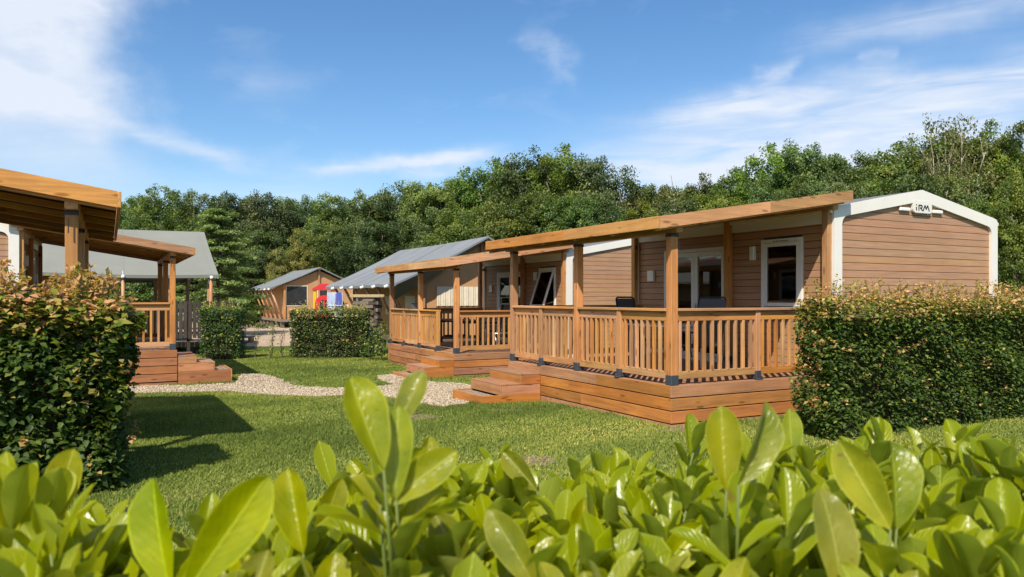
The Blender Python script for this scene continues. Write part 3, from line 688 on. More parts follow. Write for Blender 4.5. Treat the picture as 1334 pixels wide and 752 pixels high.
chalet(wloc(C1, 1, 3.15), 1, 'brown clad chalet with white gable frame and an iRM sign, behind the clipped hedge')
chalet(wloc(C2, 1, 3.15), 1, 'brown clad chalet with a tilted-open window and unsigned gable between two verandas', wopen=True, sign=False, base=gz(C2[1]))
chalet(wloc(K1, -1, 2.91), -1, 'brown clad chalet beside the tall copper-tipped hedge, under the dark canopy', sign=False, LC=4.4)
chalet(wloc(K2, -1, 2.91), -1, 'brown clad chalet with rounded white frame glimpsed under the dark canopy', sign=False, base=.045)

# ================================================================ garden furniture on the verandas
def gchair(loc, rz, label, bare=False):
    t = thing('garden_chair', loc, rz, label, 'chair', 'garden chairs', True); fm = STEEL if bare else BLACKM
    for s in (-1, 1):
        part('leg', MB().path([(s*.27, -.24, 0.012), (s*.27, -.20, .62)], .012), fm, t, smooth=True)
        part('leg', MB().path([(s*.27, .30, 0.012), (s*.27, .16, .42)], .012), fm, t, smooth=True)
        part('armrest', MB().box(s*.27-.025, s*.27+.025, -.24, .24, .625, .65, .006), fm, t)
        part('back_upright', MB().path([(s*.25, .22, .42), (s*.25, .30, .80), (s*.235, .36, 1.15)], .013), fm, t, smooth=True)
    part('top_bar', MB().path([(-.235, .36, 1.15), (-.20, .365, 1.175), (.20, .365, 1.175), (.235, .36, 1.15)], .013), fm, t, smooth=True)
    part('seat_frame', MB().path([(-.27, -.22, .42), (.27, -.22, .42), (.26, .23, .41), (-.26, .23, .41), (-.27, -.22, .42)], .012), fm, t, smooth=True)
    if not bare:
        bk = MB()
        prof = [(.225, .43), (.262, .60), (.297, .80), (.33, .95), (.357, 1.155)]
        for (y0, z0), (y1, z1) in zip(prof, prof[1:]):
            bk._conv([(-.24, y0, z0), (.24, y0, z0), (.24, y1, z1), (-.24, y1, z1), (-.24, y0+.012, z0), (.24, y0+.012, z0), (.24, y1+.012, z1), (-.24, y1+.012, z1)], [[0, 1, 2, 3], [4, 5, 6, 7], [0, 1, 5, 4], [2, 3, 7, 6], [0, 3, 7, 4], [1, 2, 6, 5]])
        part('backrest', bk, CHAIRF, t)
    part('seat', MB().box(-.25, .25, -.21, .22, .425, .437, .005), CHAIRF, t)
    return t
def gtable(loc, rz, label, lx, ly, h, topm, legm):
    t = thing('garden_table', loc, rz, label, 'table', 'garden tables', True)
    n = 6
    for i in range(n): part('table_slat', MB().box(-lx/2+i*lx/n+.004, -lx/2+(i+1)*lx/n-.004, -ly/2, ly/2, h-.03, h, .004), topm, t)
    for b in (-1, 1): part('apron', MB().box(-lx/2+.06, lx/2-.06, b*(ly/2-.065)-.015, b*(ly/2-.065)+.015, h-.10, h-.031), legm, t)
    for a in (-1, 1):
        for b in (-1, 1): part('leg', MB().box(a*(lx/2-.09)-.025, a*(lx/2-.09)+.025, b*(ly/2-.09)-.025, b*(ly/2-.09)+.025, 0, h-.10, .004), legm, t)
    part('stretcher', MB().box(-lx/2+.12, lx/2-.12, -.03, .03, .26, .32, .004), legm, t)
    return t
def on(c, u, v, z=DZ+.001): p = Vector((c[0], c[1], z+gz(c[1])))+R*u+L*v; return p
gchair(on(C1, 1.55, 1.2), ANG+PI-.15, 'dark grey mesh garden chair in front of the glazed double door')
gchair(on(C1, 1.75, 2.95), ANG+.2, 'dark grey mesh garden chair near the meter box, across from the glazed door')
gtable(on(C1, 1.65, 2.1), ANG, 'white garden table between two grey chairs on the veranda of the signed chalet', .9, 1.1, .73, WHITEP, WHITEP)
gtable(on(C2, 1.15, 2.6), ANG, 'dark garden table seen through the gap in the veranda railing', .85, 1.5, .74, OLDY, BLACKM)
gchair(on(C2, 1.75, 1.15), ANG+PI+.2, 'bare steel tube garden chair in front of the cream tent curtain', True)
gchair(on(C2, 2.1, 2.0), ANG-PI/2, 'dark mesh garden chair beside the chalet door with the tilted window')
gchair(on(C2, .55, 3.2), ANG+PI/2+.3, 'black garden chair side-on beside the inner post, at the dark table')

# ================================================================ safari tents
def tent(key, loc, rz, hw, ln, ze, zr, fl, label, roofm, porch=.45, poles=(0.25, 1.6, 3.0, 4.4, 5.8), detail=True, soffit=False, wallm=TANC, inset=1.15):
    t = thing('safari_tent', (*loc, 0), rz, label, 'tent', 'canvas safari tents')
    # platform
    x0, x1 = -hw+inset-.25, hw-inset+.25
    nb = int((x1-x0)/.2)
    part('platform', MB().box(x0, x1, porch*.2, ln-.3, fl-.16, fl), OLDY, t)
    for y in (.6, ln*.5, ln-.7):
        for x in (x0+.2, x1-.2): part('footing', MB().box(x-.12, x+.12, y-.12, y+.12, -.1, fl-.161), OLDZ, t)
    # roof: two sagging canvas slopes
    nx, ny = 8, 14; rf = MB()
    def rp(s, i, j, off=0):
        u = i/nx; v = j/ny; bay = abs(math.sin(v*PI*max(2, len(poles)-1)))
        return (s*hw*u, v*ln, zr+(ze-zr)*u-.10*math.sin(PI*u)*(.5+.5*bay)-.03*math.sin(PI*v)*(1-u)-off-(.045*bay*u**3))
    for s in (-1, 1):
        for off in (0, .03):
            for i in range(nx):
                for j in range(ny):
                    q = [rp(s, i, j, off), rp(s, i+1, j, off), rp(s, i+1, j+1, off), rp(s, i, j+1, off)]
                    rf.quad(*(q if (s > 0) == (off == 0) else q[::-1]))
        e = [rp(s, nx, j) for j in range(ny+1)]
        for j in range(ny): rf.quad(e[j], e[j+1], (e[j+1][0], e[j+1][1], e[j+1][2]-.10), (e[j][0], e[j][1], e[j][2]-.10))
        for yy in (0, ny):
            g_ = [rp(s, i, yy) for i in range(nx+1)]
            for i in range(nx): rf.quad(g_[i], g_[i+1], (g_[i+1][0], g_[i+1][1], g_[i+1][2]-.07), (g_[i][0], g_[i][1], g_[i][2]-.07))
    part('roof_canvas', rf, roofm, t)
    for s in (-1, 1):
        for y in poles:
            v_ = y/ln*ny
            if v_ > ny: continue
            sm = MB()
            for i in range(nx):
                j0 = v_; p_, q_ = rp(s, i, j0, -.007), rp(s, i+1, j0, -.007); z0 = min(0, 0)
                sm.quad(*([(p_[0], p_[1]-.035, p_[2]), (q_[0], q_[1]-.035, q_[2]), (q_[0], q_[1]+.035, q_[2]), (p_[0], p_[1]+.035, p_[2])][::s]))
            part('roof_seam', sm, roofm, t)
    # near gable wall, far gable wall, side walls
    wx = hw-inset; zl = lambda x: zr+(ze-zr)*abs(x)/hw-.20
    part('gable_canvas', MB().prism([(-wx, fl), (wx, fl), (wx, zl(wx)), (0, zl(0)), (-wx, zl(wx))], 1, porch, porch+.04), wallm, t)
    part('gable_canvas', MB().prism([(-wx, fl), (wx, fl), (wx, zl(wx)), (0, zl(0)), (-wx, zl(wx))], 1, ln-.55, ln-.51), wallm, t)
    for s in (-1, 1): part('side_canvas', MB().box(s*wx-.02, s*wx+.02, porch+.042, ln-.552, fl, zl(wx)), wallm, t)
    part('ridge_pole', MB().box(-.05, .05, .05, ln-.05, zr-.19, zr-.07, .01), TENTW, t)
    for x in (-wx+.02, 0, wx-.02):
        part('post', MB().box(x-.06, x+.06, porch-.125, porch-.005, fl, zl(x)+.02, .008), TENTW, t)
    if porch > 1:
        for s in (-1, 1):
            for yy in (.25, porch*.5): part('post', MB().box(s*(hw-.30)-.07, s*(hw-.30)+.07, yy-.07, yy+.07, fl*.0, ze-.0, .008), TENTW, t)
    if soffit:
        for s in (-1, 1):
            sf = MB()
            a = [(s*hw*u, -.02, zr+(ze-zr)*u-.085-.03*math.sin(PI*u)) for u in np.linspace(0, 1, 9)]
            b = [(s*(hw*u*.97), porch-.14-.10*math.sin(PI*u), zr+(ze-zr)*u-.16-.42*u**.6) for u in np.linspace(0, 1, 9)]
            for q in range(8):
                sf.quad(a[q], a[q+1], b[q+1], b[q]) if s < 0 else sf.quad(a[q], b[q], b[q+1], a[q+1])
            part('gable_valance', sf, SOFF, t)
            part('strap', MB().tube(b[-1], (b[-1][0]*.92, b[-1][1], b[-1][2]-.65), .018, n=5), BLACKM, t)
    # leaning poles that push the eaves out, with white sleeves
    for s in (-1, 1):
        for y in poles:
            if y > ln-.1: continue
            part('leaning_pole', MB().tube((s*(hw-.08), y, ze-.10), (s*(wx+.12), y, fl+.02 if porch < 1 else .02), .055, n=7), TENTW, t, smooth=True)
            part('pole_sleeve', MB().tube((s*(hw+.10), y, ze-.13), (s*(hw-.36), y, ze+.06-.02), .055, n=7), WHITEP, t, smooth=True)
            part('post', MB().box(s*wx-.05, s*wx+.05, y-.05, y+.05, zl(wx)-.3, zl(wx)), TENTW, t)
            part('pole_foot', MB().box(s*(wx+.12)-.10, s*(wx+.12)+.10, y-.08, y+.08, -.05, fl+.015), OLDZ, t)
    return t
def tent_window(t, x0, x1, z0, z1, y, mat, frame=True):
    w_ = part('window', MB().box(x0, x1, y-.03, y-.005, z0, z1, .004), mat, t)
    if frame: part('frame', MB().box(x0-.05, x1+.05, y-.035, y-.004, z1+.001, z1+.05).box(x0-.05, x1+.05, y-.035, y-.004, z0-.05, z0-.001).box(x0-.05, x0-.001, y-.035, y-.004, z0, z1).box(x1+.001, x1+.05, y-.035, y-.004, z0, z1), CREAMC, w_)
T2o = (-.83, 26.8); HW2 = 3.42
t2 = tent('t2', T2o, ANG, HW2, 9.2, 2.38, 4.06, .45, 'large grey-roofed canvas tent with cream curtained windows behind the veranda with the table', ROOFG, porch=.6, poles=(.9, 2.3, 3.7, 5.1, 6.5, 7.9), soffit=True)
def curtains(t, x0, x1, z0, z1, y):
    w_ = part('window', MB().box(x0-.03, x1+.03, y-.02, y-.004, z0-.03, z1+.03), BROWNC, t); m_ = MB(); n = 26
    for i in range(n):
        a, b = x0+(x1-x0)*i/n, x0+(x1-x0)*(i+1)/n; f = lambda k: y-.035-.006*math.sin(k*2.1)-.006*math.sin(k*.9)
        m_.quad((a, f(i), z0), (b, f(i+1), z0), (b, f(i+1), z1), (a, f(i), z1))
    part('curtain', m_, CREAMC, w_, smooth=True)
curtains(t2, -1.72, -.92, 1.60, 2.28, .6); curtains(t2, -.84, -.02, 1.60, 2.28, .6)
part('side_panel', MB().box(-(HW2-1.15)-.035, -(HW2-1.15)-.022, 1.2, 2.2, 1.25, 1.95), CREAMC, t2); part('side_panel', MB().box(-(HW2-1.15)-.035, -(HW2-1.15)-.022, 3.2, 4.4, 1.25, 1.95), CREAMC, t2)
T1o = (Xat(417, 48), 48)
t1 = tent('t1', T1o, ANG, 3.05, 8.0, 2.51, 3.82, .55, 'grey-roofed canvas tent with a dark square window, across the gravel yard', ROOFG, porch=.35, poles=(.3, 1.7, 3.2, 4.7, 6.2, 7.7), wallm=BROWNC, inset=.9)
tent_window(t1, -2.0, -.75, 1.4, 2.6, .35, DARKGL); tent_window(t1, -.05, .55, .9, 2.5, .35, DARKGL)
h_ = 4.3; T3e = Vector((-9.85, 25.5, 0)); T3o = T3e+L*h_
t3 = tent('t3', (T3o.x, T3o.y), ANG+PI/2, h_, 10.0, 2.66, 4.42, .4, 'canvas tent with a broad olive-grey roof and open porch behind the fenced terrace', ROOFO, porch=3.0, poles=(.22, 2.85), wallm=BROWNC, inset=.5)
part('side_panel', MB().box(-(h_-.5)-.04, -(h_-.5)-.022, 3.9, 5.2, .5, 2.25), CREAMC, t3)
for y in (.25, 1.6, 2.9): part('post_cap', MB().tube((-h_+.18, y, 2.34), (-h_+.18, y, 2.60), .075, n=8), WHITEP, t3, smooth=True)
# terrace fence of upright palings in front of that tent
fo = T3e+R*.15-L*.35
fn = thing('paling_fence', (fo.x, fo.y, .12), ANG, 'weathered dark paling fence beside the small clipped hedge, below the olive-grey tent roof', 'fence')
i = 0; x = -4.2
while x < .35:
    w_ = .10+.02*random.random(); part('paling', MB().box(x, x+w_, -.012, .012, .42+.03*random.random(), 1.62+.05*random.random(), .003), FENCEZ, fn); x += w_+.025
for z in (.62, 1.35): part('fence_rail', MB().box(-4.2, .4, .013, .055, z-.04, z+.04, .004), FENCEZ, fn)
for x in (-4.15, -2.6, -1.1, .35): part('post', MB().box(x-.05, x+.05, .056, .15, -.2, 1.6, .004), FENCEZ, fn)

# ================================================================ foliage builders
def orth(n):
    n = n/np.linalg.norm(n, axis=1, keepdims=True); up = np.where(np.abs(n[:, 2:3]) < .9, np.array([[0, 0, 1.]]), np.array([[1., 0, 0]]))
    a = np.cross(up, n); a /= np.linalg.norm(a, axis=1, keepdims=True); return n, a, np.cross(n, a)
def leaves(c, nrm, size, tint, name, mat, asp=.62, fold=.12):
    """pointed leaves: two folded halves; c centres, nrm facing, size length"""
    n = len(c); nn, a, b = orth(nrm); th = rng.uniform(0, 2*PI, n)[:, None]
    d = a*np.cos(th)+b*np.sin(th); e = np.cross(nn, d); s = size[:, None]
    base = c-d*s*.5; tip = c+d*s*.5-nn*s*.10; mid = c+nn*s*.02
    l = c+e*s*asp*.5+nn*s*fold; r = c-e*s*asp*.5+nn*s*fold
    v = np.stack([base, r, tip, l, mid], 1)
    return npmesh(name, v, [(0, 1, 4), (1, 2, 4), (2, 3, 4), (3, 0, 4)], 5, mat, tint)
def quads(c, nrm, size, tint, name, mat, asp=.7):
    n = len(c); nn, a, b = orth(nrm); th = rng.uniform(0, 2*PI, n)[:, None]; d = a*np.cos(th)+b*np.sin(th); e = np.cross(nn, d); s = size[:, None]
    v = np.stack([c-d*s*.5, c-e*s*asp*.5+nn*s*.08, c+d*s*.5, c+e*s*asp*.5+nn*s*.08], 1)
    return npmesh(name, v, [(0, 1, 2, 3)], 4, mat, tint)
def limb(mb, a, b, r0, r1, seg=4, wig=.08):
    a = Vector(a); b = Vector(b); p = a; ln = (b-a).length
    for i in range(seg):
        q = a.lerp(b, (i+1)/seg)
        if i < seg-1: q = q+Vector((random.uniform(-1, 1), random.uniform(-1, 1), random.uniform(-.5, .5)))*wig*ln/seg
        f0, f1 = i/seg, (i+1)/seg; mb.tube(p, q, r0+(r1-r0)*f0, r0+(r1-r0)*f1, 6); p = q
def make_tree(kind, seed):
    """returns (trunk mesh, crown mesh); about 10 m tall"""
    global rng
    random.seed(seed); rng = np.random.default_rng(seed); tb = MB(); cl = []
    H = 10.0
    if kind == 'layered':           # tiers of drooping sprays round one leader
        limb(tb, (0, 0, -.1), (0, 0, 9.6), .20, .03, 7, .05)
        for i in range(58):
            z = 1.0+8.6*(i/58)**.92; rr = (3.6*(1-(z/10.3)**1.7))+.25; a = i*2.4+random.uniform(-.3, .3); rr *= random.uniform(.72, 1.05)
            e = (rr*math.cos(a), rr*math.sin(a), z-.10*rr+random.uniform(-.2, .2)); limb(tb, (0, 0, z), e, .05, .012, 3, .1)
            for f in (.4, .62, .82, 1.0):
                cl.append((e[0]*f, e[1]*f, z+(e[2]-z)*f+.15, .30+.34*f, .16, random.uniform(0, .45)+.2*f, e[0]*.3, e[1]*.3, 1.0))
        per, ls, mat = 90, .21, F_LAYER
    elif kind == 'sparse':          # thin crown on pale forking limbs
        limb(tb, (0, 0, -.1), (.2, .1, 4.2), .20, .14, 5, .06)
        for i in range(9):
            a = i*2.4+random.uniform(-.4, .4); r = random.uniform(1.2, 2.9); e = Vector((r*math.cos(a), r*math.sin(a), random.uniform(6.5, 9.6))); s = Vector((.2, .1, random.uniform(3.0, 4.3)))
            limb(tb, s, e, .10, .03, 5, .14)
            for k in range(5):
                m_ = s.lerp(e, random.uniform(.45, .95)); e2 = m_+Vector((random.uniform(-1, 1), random.uniform(-1, 1), random.uniform(.1, 1.2))); limb(tb, m_, e2, .03, .01, 3, .1)
                for q in range(3): cl.append((e2.x+random.uniform(-.4, .4), e2.y+random.uniform(-.4, .4), e2.z+random.uniform(-.3, .4), random.uniform(.35, .6), .35, random.uniform(.1, .7), 0, 0, 1))
        per, ls, mat = 24, .20, F_OLIVE
    else:
        limb(tb, (0, 0, -.1), (.1, 0, 5.5), .28, .16, 5, .05)
        lobes = []
        for i in range(9):          # big limbs carry lobes of the crown
            a = i*2.4+random.uniform(-.5, .5); z = random.uniform(3.0, 8.3); r = random.uniform(1.0, 2.4)*(1.0 if z < 6.5 else .65)
            e = Vector((r*math.cos(a), r*math.sin(a), z)); limb(tb, (.05, 0, min(5.3, z*.6)), e, .12, .04, 4, .12); lobes.append((e, random.uniform(1.1, 1.75)))
        lobes += [(Vector((0, 0, 8.4)), 1.35), (Vector((0, 0, 6.0)), 2.0), (Vector((.3, .3, 4.0)), 2.2)]
        if kind != 'high': lobes += [(Vector((1.5*math.cos(a), 1.5*math.sin(a), 2.1)), 1.5) for a in (0.3, 2.2, 4.4)]
        for (e, r) in lobes:
            for k in range(int(17*r*r/1.6)):
                v = Vector((random.gauss(0, 1), random.gauss(0, 1), random.gauss(0, .9)+.25)).normalized(); rad = r*random.uniform(.62, 1.15)
                p = e+Vector((v.x*rad, v.y*rad, v.z*rad*.85)); s = random.uniform(.28, .55)
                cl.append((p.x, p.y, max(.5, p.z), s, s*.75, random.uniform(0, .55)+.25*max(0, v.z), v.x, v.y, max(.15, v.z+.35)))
        per, ls, mat = 110, .155, {'dark': F_DARK, 'high': F_DARK, 'mid': F_MID, 'gold': F_GOLD}[kind]
    cl = np.array(cl); k = len(cl); cc = np.repeat(cl, per, 0); n = len(cc)
    off = rng.normal(0, 1, (n, 3)); off /= np.linalg.norm(off, axis=1, keepdims=True); off *= rng.random((n, 1))**.45
    pos = cc[:, :3]+off*np.c_[cc[:, 3], cc[:, 3], cc[:, 4]]*1.25
    nr = rng.normal(0, .55, (n, 3))+np.c_[cc[:, 6]*.5, cc[:, 7]*.5, cc[:, 8]*.5+.35]
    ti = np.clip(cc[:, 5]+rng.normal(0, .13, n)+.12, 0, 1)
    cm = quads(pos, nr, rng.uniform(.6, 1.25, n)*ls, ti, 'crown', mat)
    tm = tb.mesh('trunk', PALEBARK if kind == 'sparse' else BARK, True); return tm, cm
PROTO = {}
for kd, sds in (('dark', (3, 4, 5)), ('mid', (6, 7)), ('high', (8,)), ('gold', (9,)), ('sparse', (10, 12)), ('layered', (11,))): PROTO[kd] = [make_tree(kd, q) for q in sds]
rng = np.random.default_rng(21); random.seed(21)
def tree(px, ytop, Y, kind, wid, label, group=None, name='tree', v=None):
    tm, cm = PROTO[kind][random.randrange(len(PROTO[kind])) if v is None else v]; X = Xat(px, Y); H = EYE+(HZ-ytop)*Y/F+.165
    zmax = 9.45 if kind != 'layered' else 9.9
    t = thing(name, (X, Y, 0), random.uniform(0, 6.28), label, 'tree', group); t.scale = (wid/6.6, wid/6.6, H/zmax)
    obj('trunk', tm, t); obj('crown', cm, t); return t
def wood_tree(px, yt, Y, kd, w_):
    zone = 'behind the olive-grey tent and its porch' if px < 300 else 'behind the far tent and play tower' if px < 440 else 'behind the large grey tent' if px < 640 else 'above the table veranda canopy' if px < 840 else 'above the canopy of the signed chalet' if px < 1110 else 'behind the iRM gable'
    look = {'dark': 'tall dark green beech', 'mid': 'fresh green broadleaf tree', 'high': 'back-row dark leafy tree', 'sparse': 'thin crowned tree with pale limbs'}[kd]
    return tree(px, yt, Y, kd, w_, look+' in the wood '+zone, 'wood trees '+zone)
# skyline of the wood: photo x, height of the top, distance
row = [(-150, 255, 66, 'dark'), (-95, 250, 66, 'dark'), (-40, 255, 66, 'mid'), (20, 258, 66, 'dark'), (75, 262, 66, 'dark'), (120, 262, 68, 'mid'), (165, 261, 68, 'dark'), (212, 246, 64, 'dark'), (255, 252, 66, 'dark'), (300, 256, 66, 'dark'), (345, 253, 64, 'dark'), (388, 258, 66, 'dark'), (430, 256, 62, 'dark'),
       (475, 254, 62, 'dark'), (520, 244, 62, 'dark'), (560, 240, 60, 'mid'), (605, 226, 60, 'mid'), (645, 214, 60, 'mid'), (690, 202, 58, 'dark'), (735, 197, 58, 'mid'), (775, 207, 58, 'dark'), (812, 232, 58, 'sparse'), (850, 243, 58, 'mid'),
       (885, 228, 56, 'sparse'), (920, 240, 56, 'mid'), (960, 226, 54, 'mid'), (1003, 196, 52, 'mid'), (1045, 189, 52, 'dark'), (1085, 205, 52, 'mid'), (1120, 214, 50, 'dark'), (1160, 196, 50, 'dark'), (1200, 182, 48, 'dark'), (1245, 176, 50, 'mid'), (1290, 168, 48, 'mid'), (1345, 160, 46, 'dark'), (1410, 170, 46, 'mid'), (1480, 175, 46, 'dark'), (1550, 180, 46, 'dark')]
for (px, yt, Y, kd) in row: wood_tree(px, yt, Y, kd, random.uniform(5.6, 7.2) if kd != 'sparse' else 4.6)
for i, (px, yt, Y) in enumerate([(-110, 262, 74), (-20, 262, 74), (60, 266, 74), (140, 268, 76), (190, 258, 76), (235, 256, 76), (280, 262, 76), (325, 262, 76), (370, 262, 74), (410, 264, 74), (455, 262, 72), (500, 254, 72), (545, 248, 70), (590, 238, 70), (665, 214, 68), (715, 208, 68), (760, 215, 68), (835, 246, 68), (900, 248, 66), (945, 246, 64), (1025, 205, 62), (1065, 212, 62), (1100, 222, 60), (1140, 212, 60), (1185, 196, 58), (1235, 190, 58), (1320, 185, 56), (1400, 180, 56)]):
    wood_tree(px, yt, Y, 'high', 6.6)
# lower, nearer trees of the wood edge
for (px, yt, Y, kd, w_) in [(-60, 305, 60, 'mid', 6), (45, 300, 58, 'dark', 6), (330, 300, 58, 'dark', 6), (440, 295, 54, 'dark', 5.5), (490, 290, 52, 'dark', 5.5), (540, 285, 52, 'dark', 5.4), (590, 270, 50, 'mid', 5.6), (640, 262, 50, 'mid', 5.2), (690, 255, 50, 'mid', 5.4), (740, 258, 48, 'mid', 5.0), (790, 268, 48, 'dark', 5.2),
                        (840, 268, 46, 'mid', 5), (890, 262, 46, 'dark', 4.6), (935, 255, 46, 'mid', 4.6), (990, 235, 44, 'dark', 4.6), (1040, 238, 44, 'mid', 4.6), (1090, 240, 42, 'dark', 4.6), (1135, 235, 42, 'mid', 4.4), (1180, 230, 40, 'dark', 4.4), (1230, 232, 40, 'dark', 4.2), (1275, 262, 36, 'mid', 3.6), (1385, 240, 38, 'dark', 5)]:
    wood_tree(px, yt, Y, kd, w_)
tree(1322, 228, 34, 'mid', 3.6, 'dense rounded fresh green tree beside the right wall of the signed chalet', v=1)
tree(1252, 168, 47, 'sparse', 4.6, 'tall thin crowned tree with pale forked trunk above the iRM gable', v=0)
tree(1228, 172, 46, 'sparse', 3.2, 'slender pale-stemmed tree left of the forked one above the iRM gable', v=1)
tree(284, 270, 38, 'layered', 4.3, 'light green tree with layered drooping sprays behind the olive-grey tent roof')
tree(392, 300, 57, 'gold', 3.6, 'small yellowish tree behind the tent with the dark square window')
tree(362, 325, 56, 'gold', 2.8, 'low yellowish shrubby tree at the foot of the taller yellow one')
# ---------------------------------------------------------------- hedges
def hedge(loc, rz, lx, ly, hz, nleaf, size, mat, label, young, name='clipped_hedge', group=None, taper=.06, shoots=40, seed=5, noise_a=.05, vis=(1, 1, 1, 1), rnd=.06):
    """box hedge, x along, y deep, origin at front left foot"""
    global rng
    rng = np.random.default_rng(seed); random.seed(seed)
    t = thing(name, (*loc, 0), rz, label, 'hedge', group)
    part('dark_core', MB().box(.10+noise_a*1.5, lx-.10-noise_a*1.5, .13+noise_a, ly-.13-noise_a, -.03, hz-.22-rnd, .05), HEDGECORE, t)  # solid stand-in for inner branches, coloured dark like the shade within
    n = nleaf; fa = np.array([lx*hz*vis[0], lx*hz*vis[1], ly*hz*vis[2], ly*hz*vis[3], lx*ly*1.25]); fa /= fa.sum(); f = rng.choice(5, n, p=fa)
    u, v = rng.random(n), rng.random(n); dep = np.abs(rng.normal(0, .09+noise_a*.35, n))-.03*(rng.random(n) < .25)
    p = np.zeros((n, 3)); nr = np.zeros((n, 3))
    for k, (a, b) in enumerate((((0, -1)), ((0, 1)), ((-1, 0)), ((1, 0)))):
        m_ = f == k
        if b: p[m_, 0] = u[m_]*lx; p[m_, 1] = (0 if b < 0 else ly)-b*dep[m_]
        else: p[m_, 1] = u[m_]*ly; p[m_, 0] = (0 if a < 0 else lx)-a*dep[m_]
        p[m_, 2] = .03+v[m_]**.95*(hz-.03); nr[m_, 0] = a; nr[m_, 1] = b
    m_ = f == 4; p[m_, 0] = u[m_]*lx; p[m_, 1] = v[m_]*ly; p[m_, 2] = hz-dep[m_]*1.2; nr[m_, 2] = 1
    # uneven clipped surface
    bulge = (np.sin(p[:, 0]*5.1+p[:, 2]*3.3+seed)+np.sin(p[:, 2]*7.7-p[:, 1]*4+p[:, 0]*2.3)+np.sin(p[:, 0]*11.3+p[:, 1]*9.1-p[:, 2]*6.1)*.6)*noise_a*.5
    p += nr*bulge[:, None]
    cx, cy = lx/2, ly/2; sh = 1-taper*2*(1-p[:, 2]/hz)**1.5*.8
    p[:, 0] = cx+(p[:, 0]-cx)*(1-(1-sh)*min(1, 1/lx)); p[:, 1] = cy+(p[:, 1]-cy)*sh
    de = np.minimum(np.minimum(p[:, 0], lx-p[:, 0]), np.minimum(p[:, 1], ly-p[:, 1])); up_ = np.clip((p[:, 2]-hz*.6)/(hz*.4), 0, 1)
    p[:, 2] -= rnd*up_*np.clip(1-de/.22, 0, 1.3)**2
    nn = nr*.45+np.array([0, 0, .85])+rng.normal(0, .36, (n, 3))
    yv = np.clip((p[:, 2]-(hz-young[0]))/young[0], 0, 1)
    ti = np.clip(rng.beta(2, 3.0, n)*.68+yv*young[1]*rng.random(n)+(rng.random(n) < young[2]*.8)*rng.uniform(.25, .55, n), 0, 1)
    sz = size*rng.uniform(.6, 1.2, n)
    C, NR, SZ, TI = [p], [nn], [sz], [ti]; tw = MB()
    for s in range(shoots):            # loose young shoots standing out of the clipped top and face
        x = random.uniform(.05, lx-.05); top = random.random() < .72
        end = (not top) and random.random() < .3
        a = Vector((x, random.uniform(.05, ly-.05), hz-.08)) if top else Vector((lx-.06 if vis[3] > vis[2] else .06, random.uniform(.1, ly-.1), random.uniform(hz*.2, hz*.95))) if end else Vector((x, .04, random.uniform(hz*.25, hz)))
        d = Vector((random.uniform(-.5, .5), random.uniform(-.5, .3), 1)) if top else Vector((random.uniform(-.6, .6), -.8, random.uniform(.1, .6)))
        if end: d = Vector((.9 if vis[3] > vis[2] else -.9, random.uniform(-.5, .3), random.uniform(.0, .7)))
        d.normalize(); ln = random.uniform(.10, .32) if top else random.uniform(.08, .2); b = a+d*ln; tw.tube(a, b, .004, .0015, 4)
        k = int(5+ln*26); q = np.array(a)[None]+np.array(d*ln)[None]*rng.uniform(.25, 1.05, (k, 1))+rng.normal(0, .018, (k, 3))
        C.append(q); NR.append(rng.normal(0, .5, (k, 3))+np.array([0, 0, .7])); SZ.append(size*rng.uniform(.55, 1.0, k)); TI.append(np.clip(rng.uniform(.55, .8, k)+young[1]*.35*rng.random(k), 0, 1))
    o = obj('foliage', leaves(np.concatenate(C), np.concatenate(NR), np.concatenate(SZ), np.concatenate(TI), 'foliage', mat), t); o['kind'] = 'stuff'
    part('twigs', tw, BARK, t)['kind'] = 'stuff'
    return t
# tall hedge beside the dark canopy
hp = P(160, 640)-R*3.2
hedge((hp.x, hp.y), ANG, 3.25, .85, 1.80, 24000, .084, F_HEDGE, 'tall dark beech hedge with copper young leaves, in front of the dark canopy', (.55, 1.25, .07), shoots=230, seed=5, noise_a=.11, taper=.10, vis=(1, .3, .1, 1.6), rnd=.13)
hp = P(1086, 577)
hedge((hp.x, hp.y), ANG, 6.0, .62, 1.74, 34000, .062, F_HEDGE, 'long clipped beech hedge with coppery top below the iRM gable', (.40, 1.05, .05), shoots=300, seed=6, noise_a=.08, taper=.06, vis=(1, .15, 2.2, .1))
hp = P(258, 469)
hedge((hp.x, hp.y), .12, 1.26, .75, 1.62, 10000, .06, F_HEDGR, 'small clipped hedge block next to the paling fence and plank steps', (.25, .5, .02), shoots=50, seed=7, taper=.09, group='hedge blocks along the yard')
hp = P(376, 467)
hedge((hp.x, hp.y), .05, 2.42, .8, 1.55, 15000, .065, F_HEDGR, 'wider clipped hedge block in front of the red and yellow play tower', (.40, .55, .09), shoots=70, seed=8, taper=.05, group='hedge blocks along the yard')
hedge((Xat(150, 60), 60), .0, 11.5, 1.4, 2.2, 9000, .22, F_MID, 'low green hedge at the far side of the yard under the layered tree', (.8, .35, .0), shoots=20, seed=9, noise_a=.2)
hedge((Xat(285, 53), 53), .1, 2.6, 1.2, 1.9, 2500, .2, F_HEDGE, 'dark hedge beside the far grey-roofed tent across the yard', (.2, .1, .0), shoots=6, seed=10, noise_a=.15)
hedge((Xat(-20, 58), 58), .0, 9.8, 1.4, 1.9, 6000, .22, F_MID, 'low green hedge at the far side of the yard behind the olive-grey tent', (.8, .35, .0), shoots=20, seed=19, noise_a=.2)
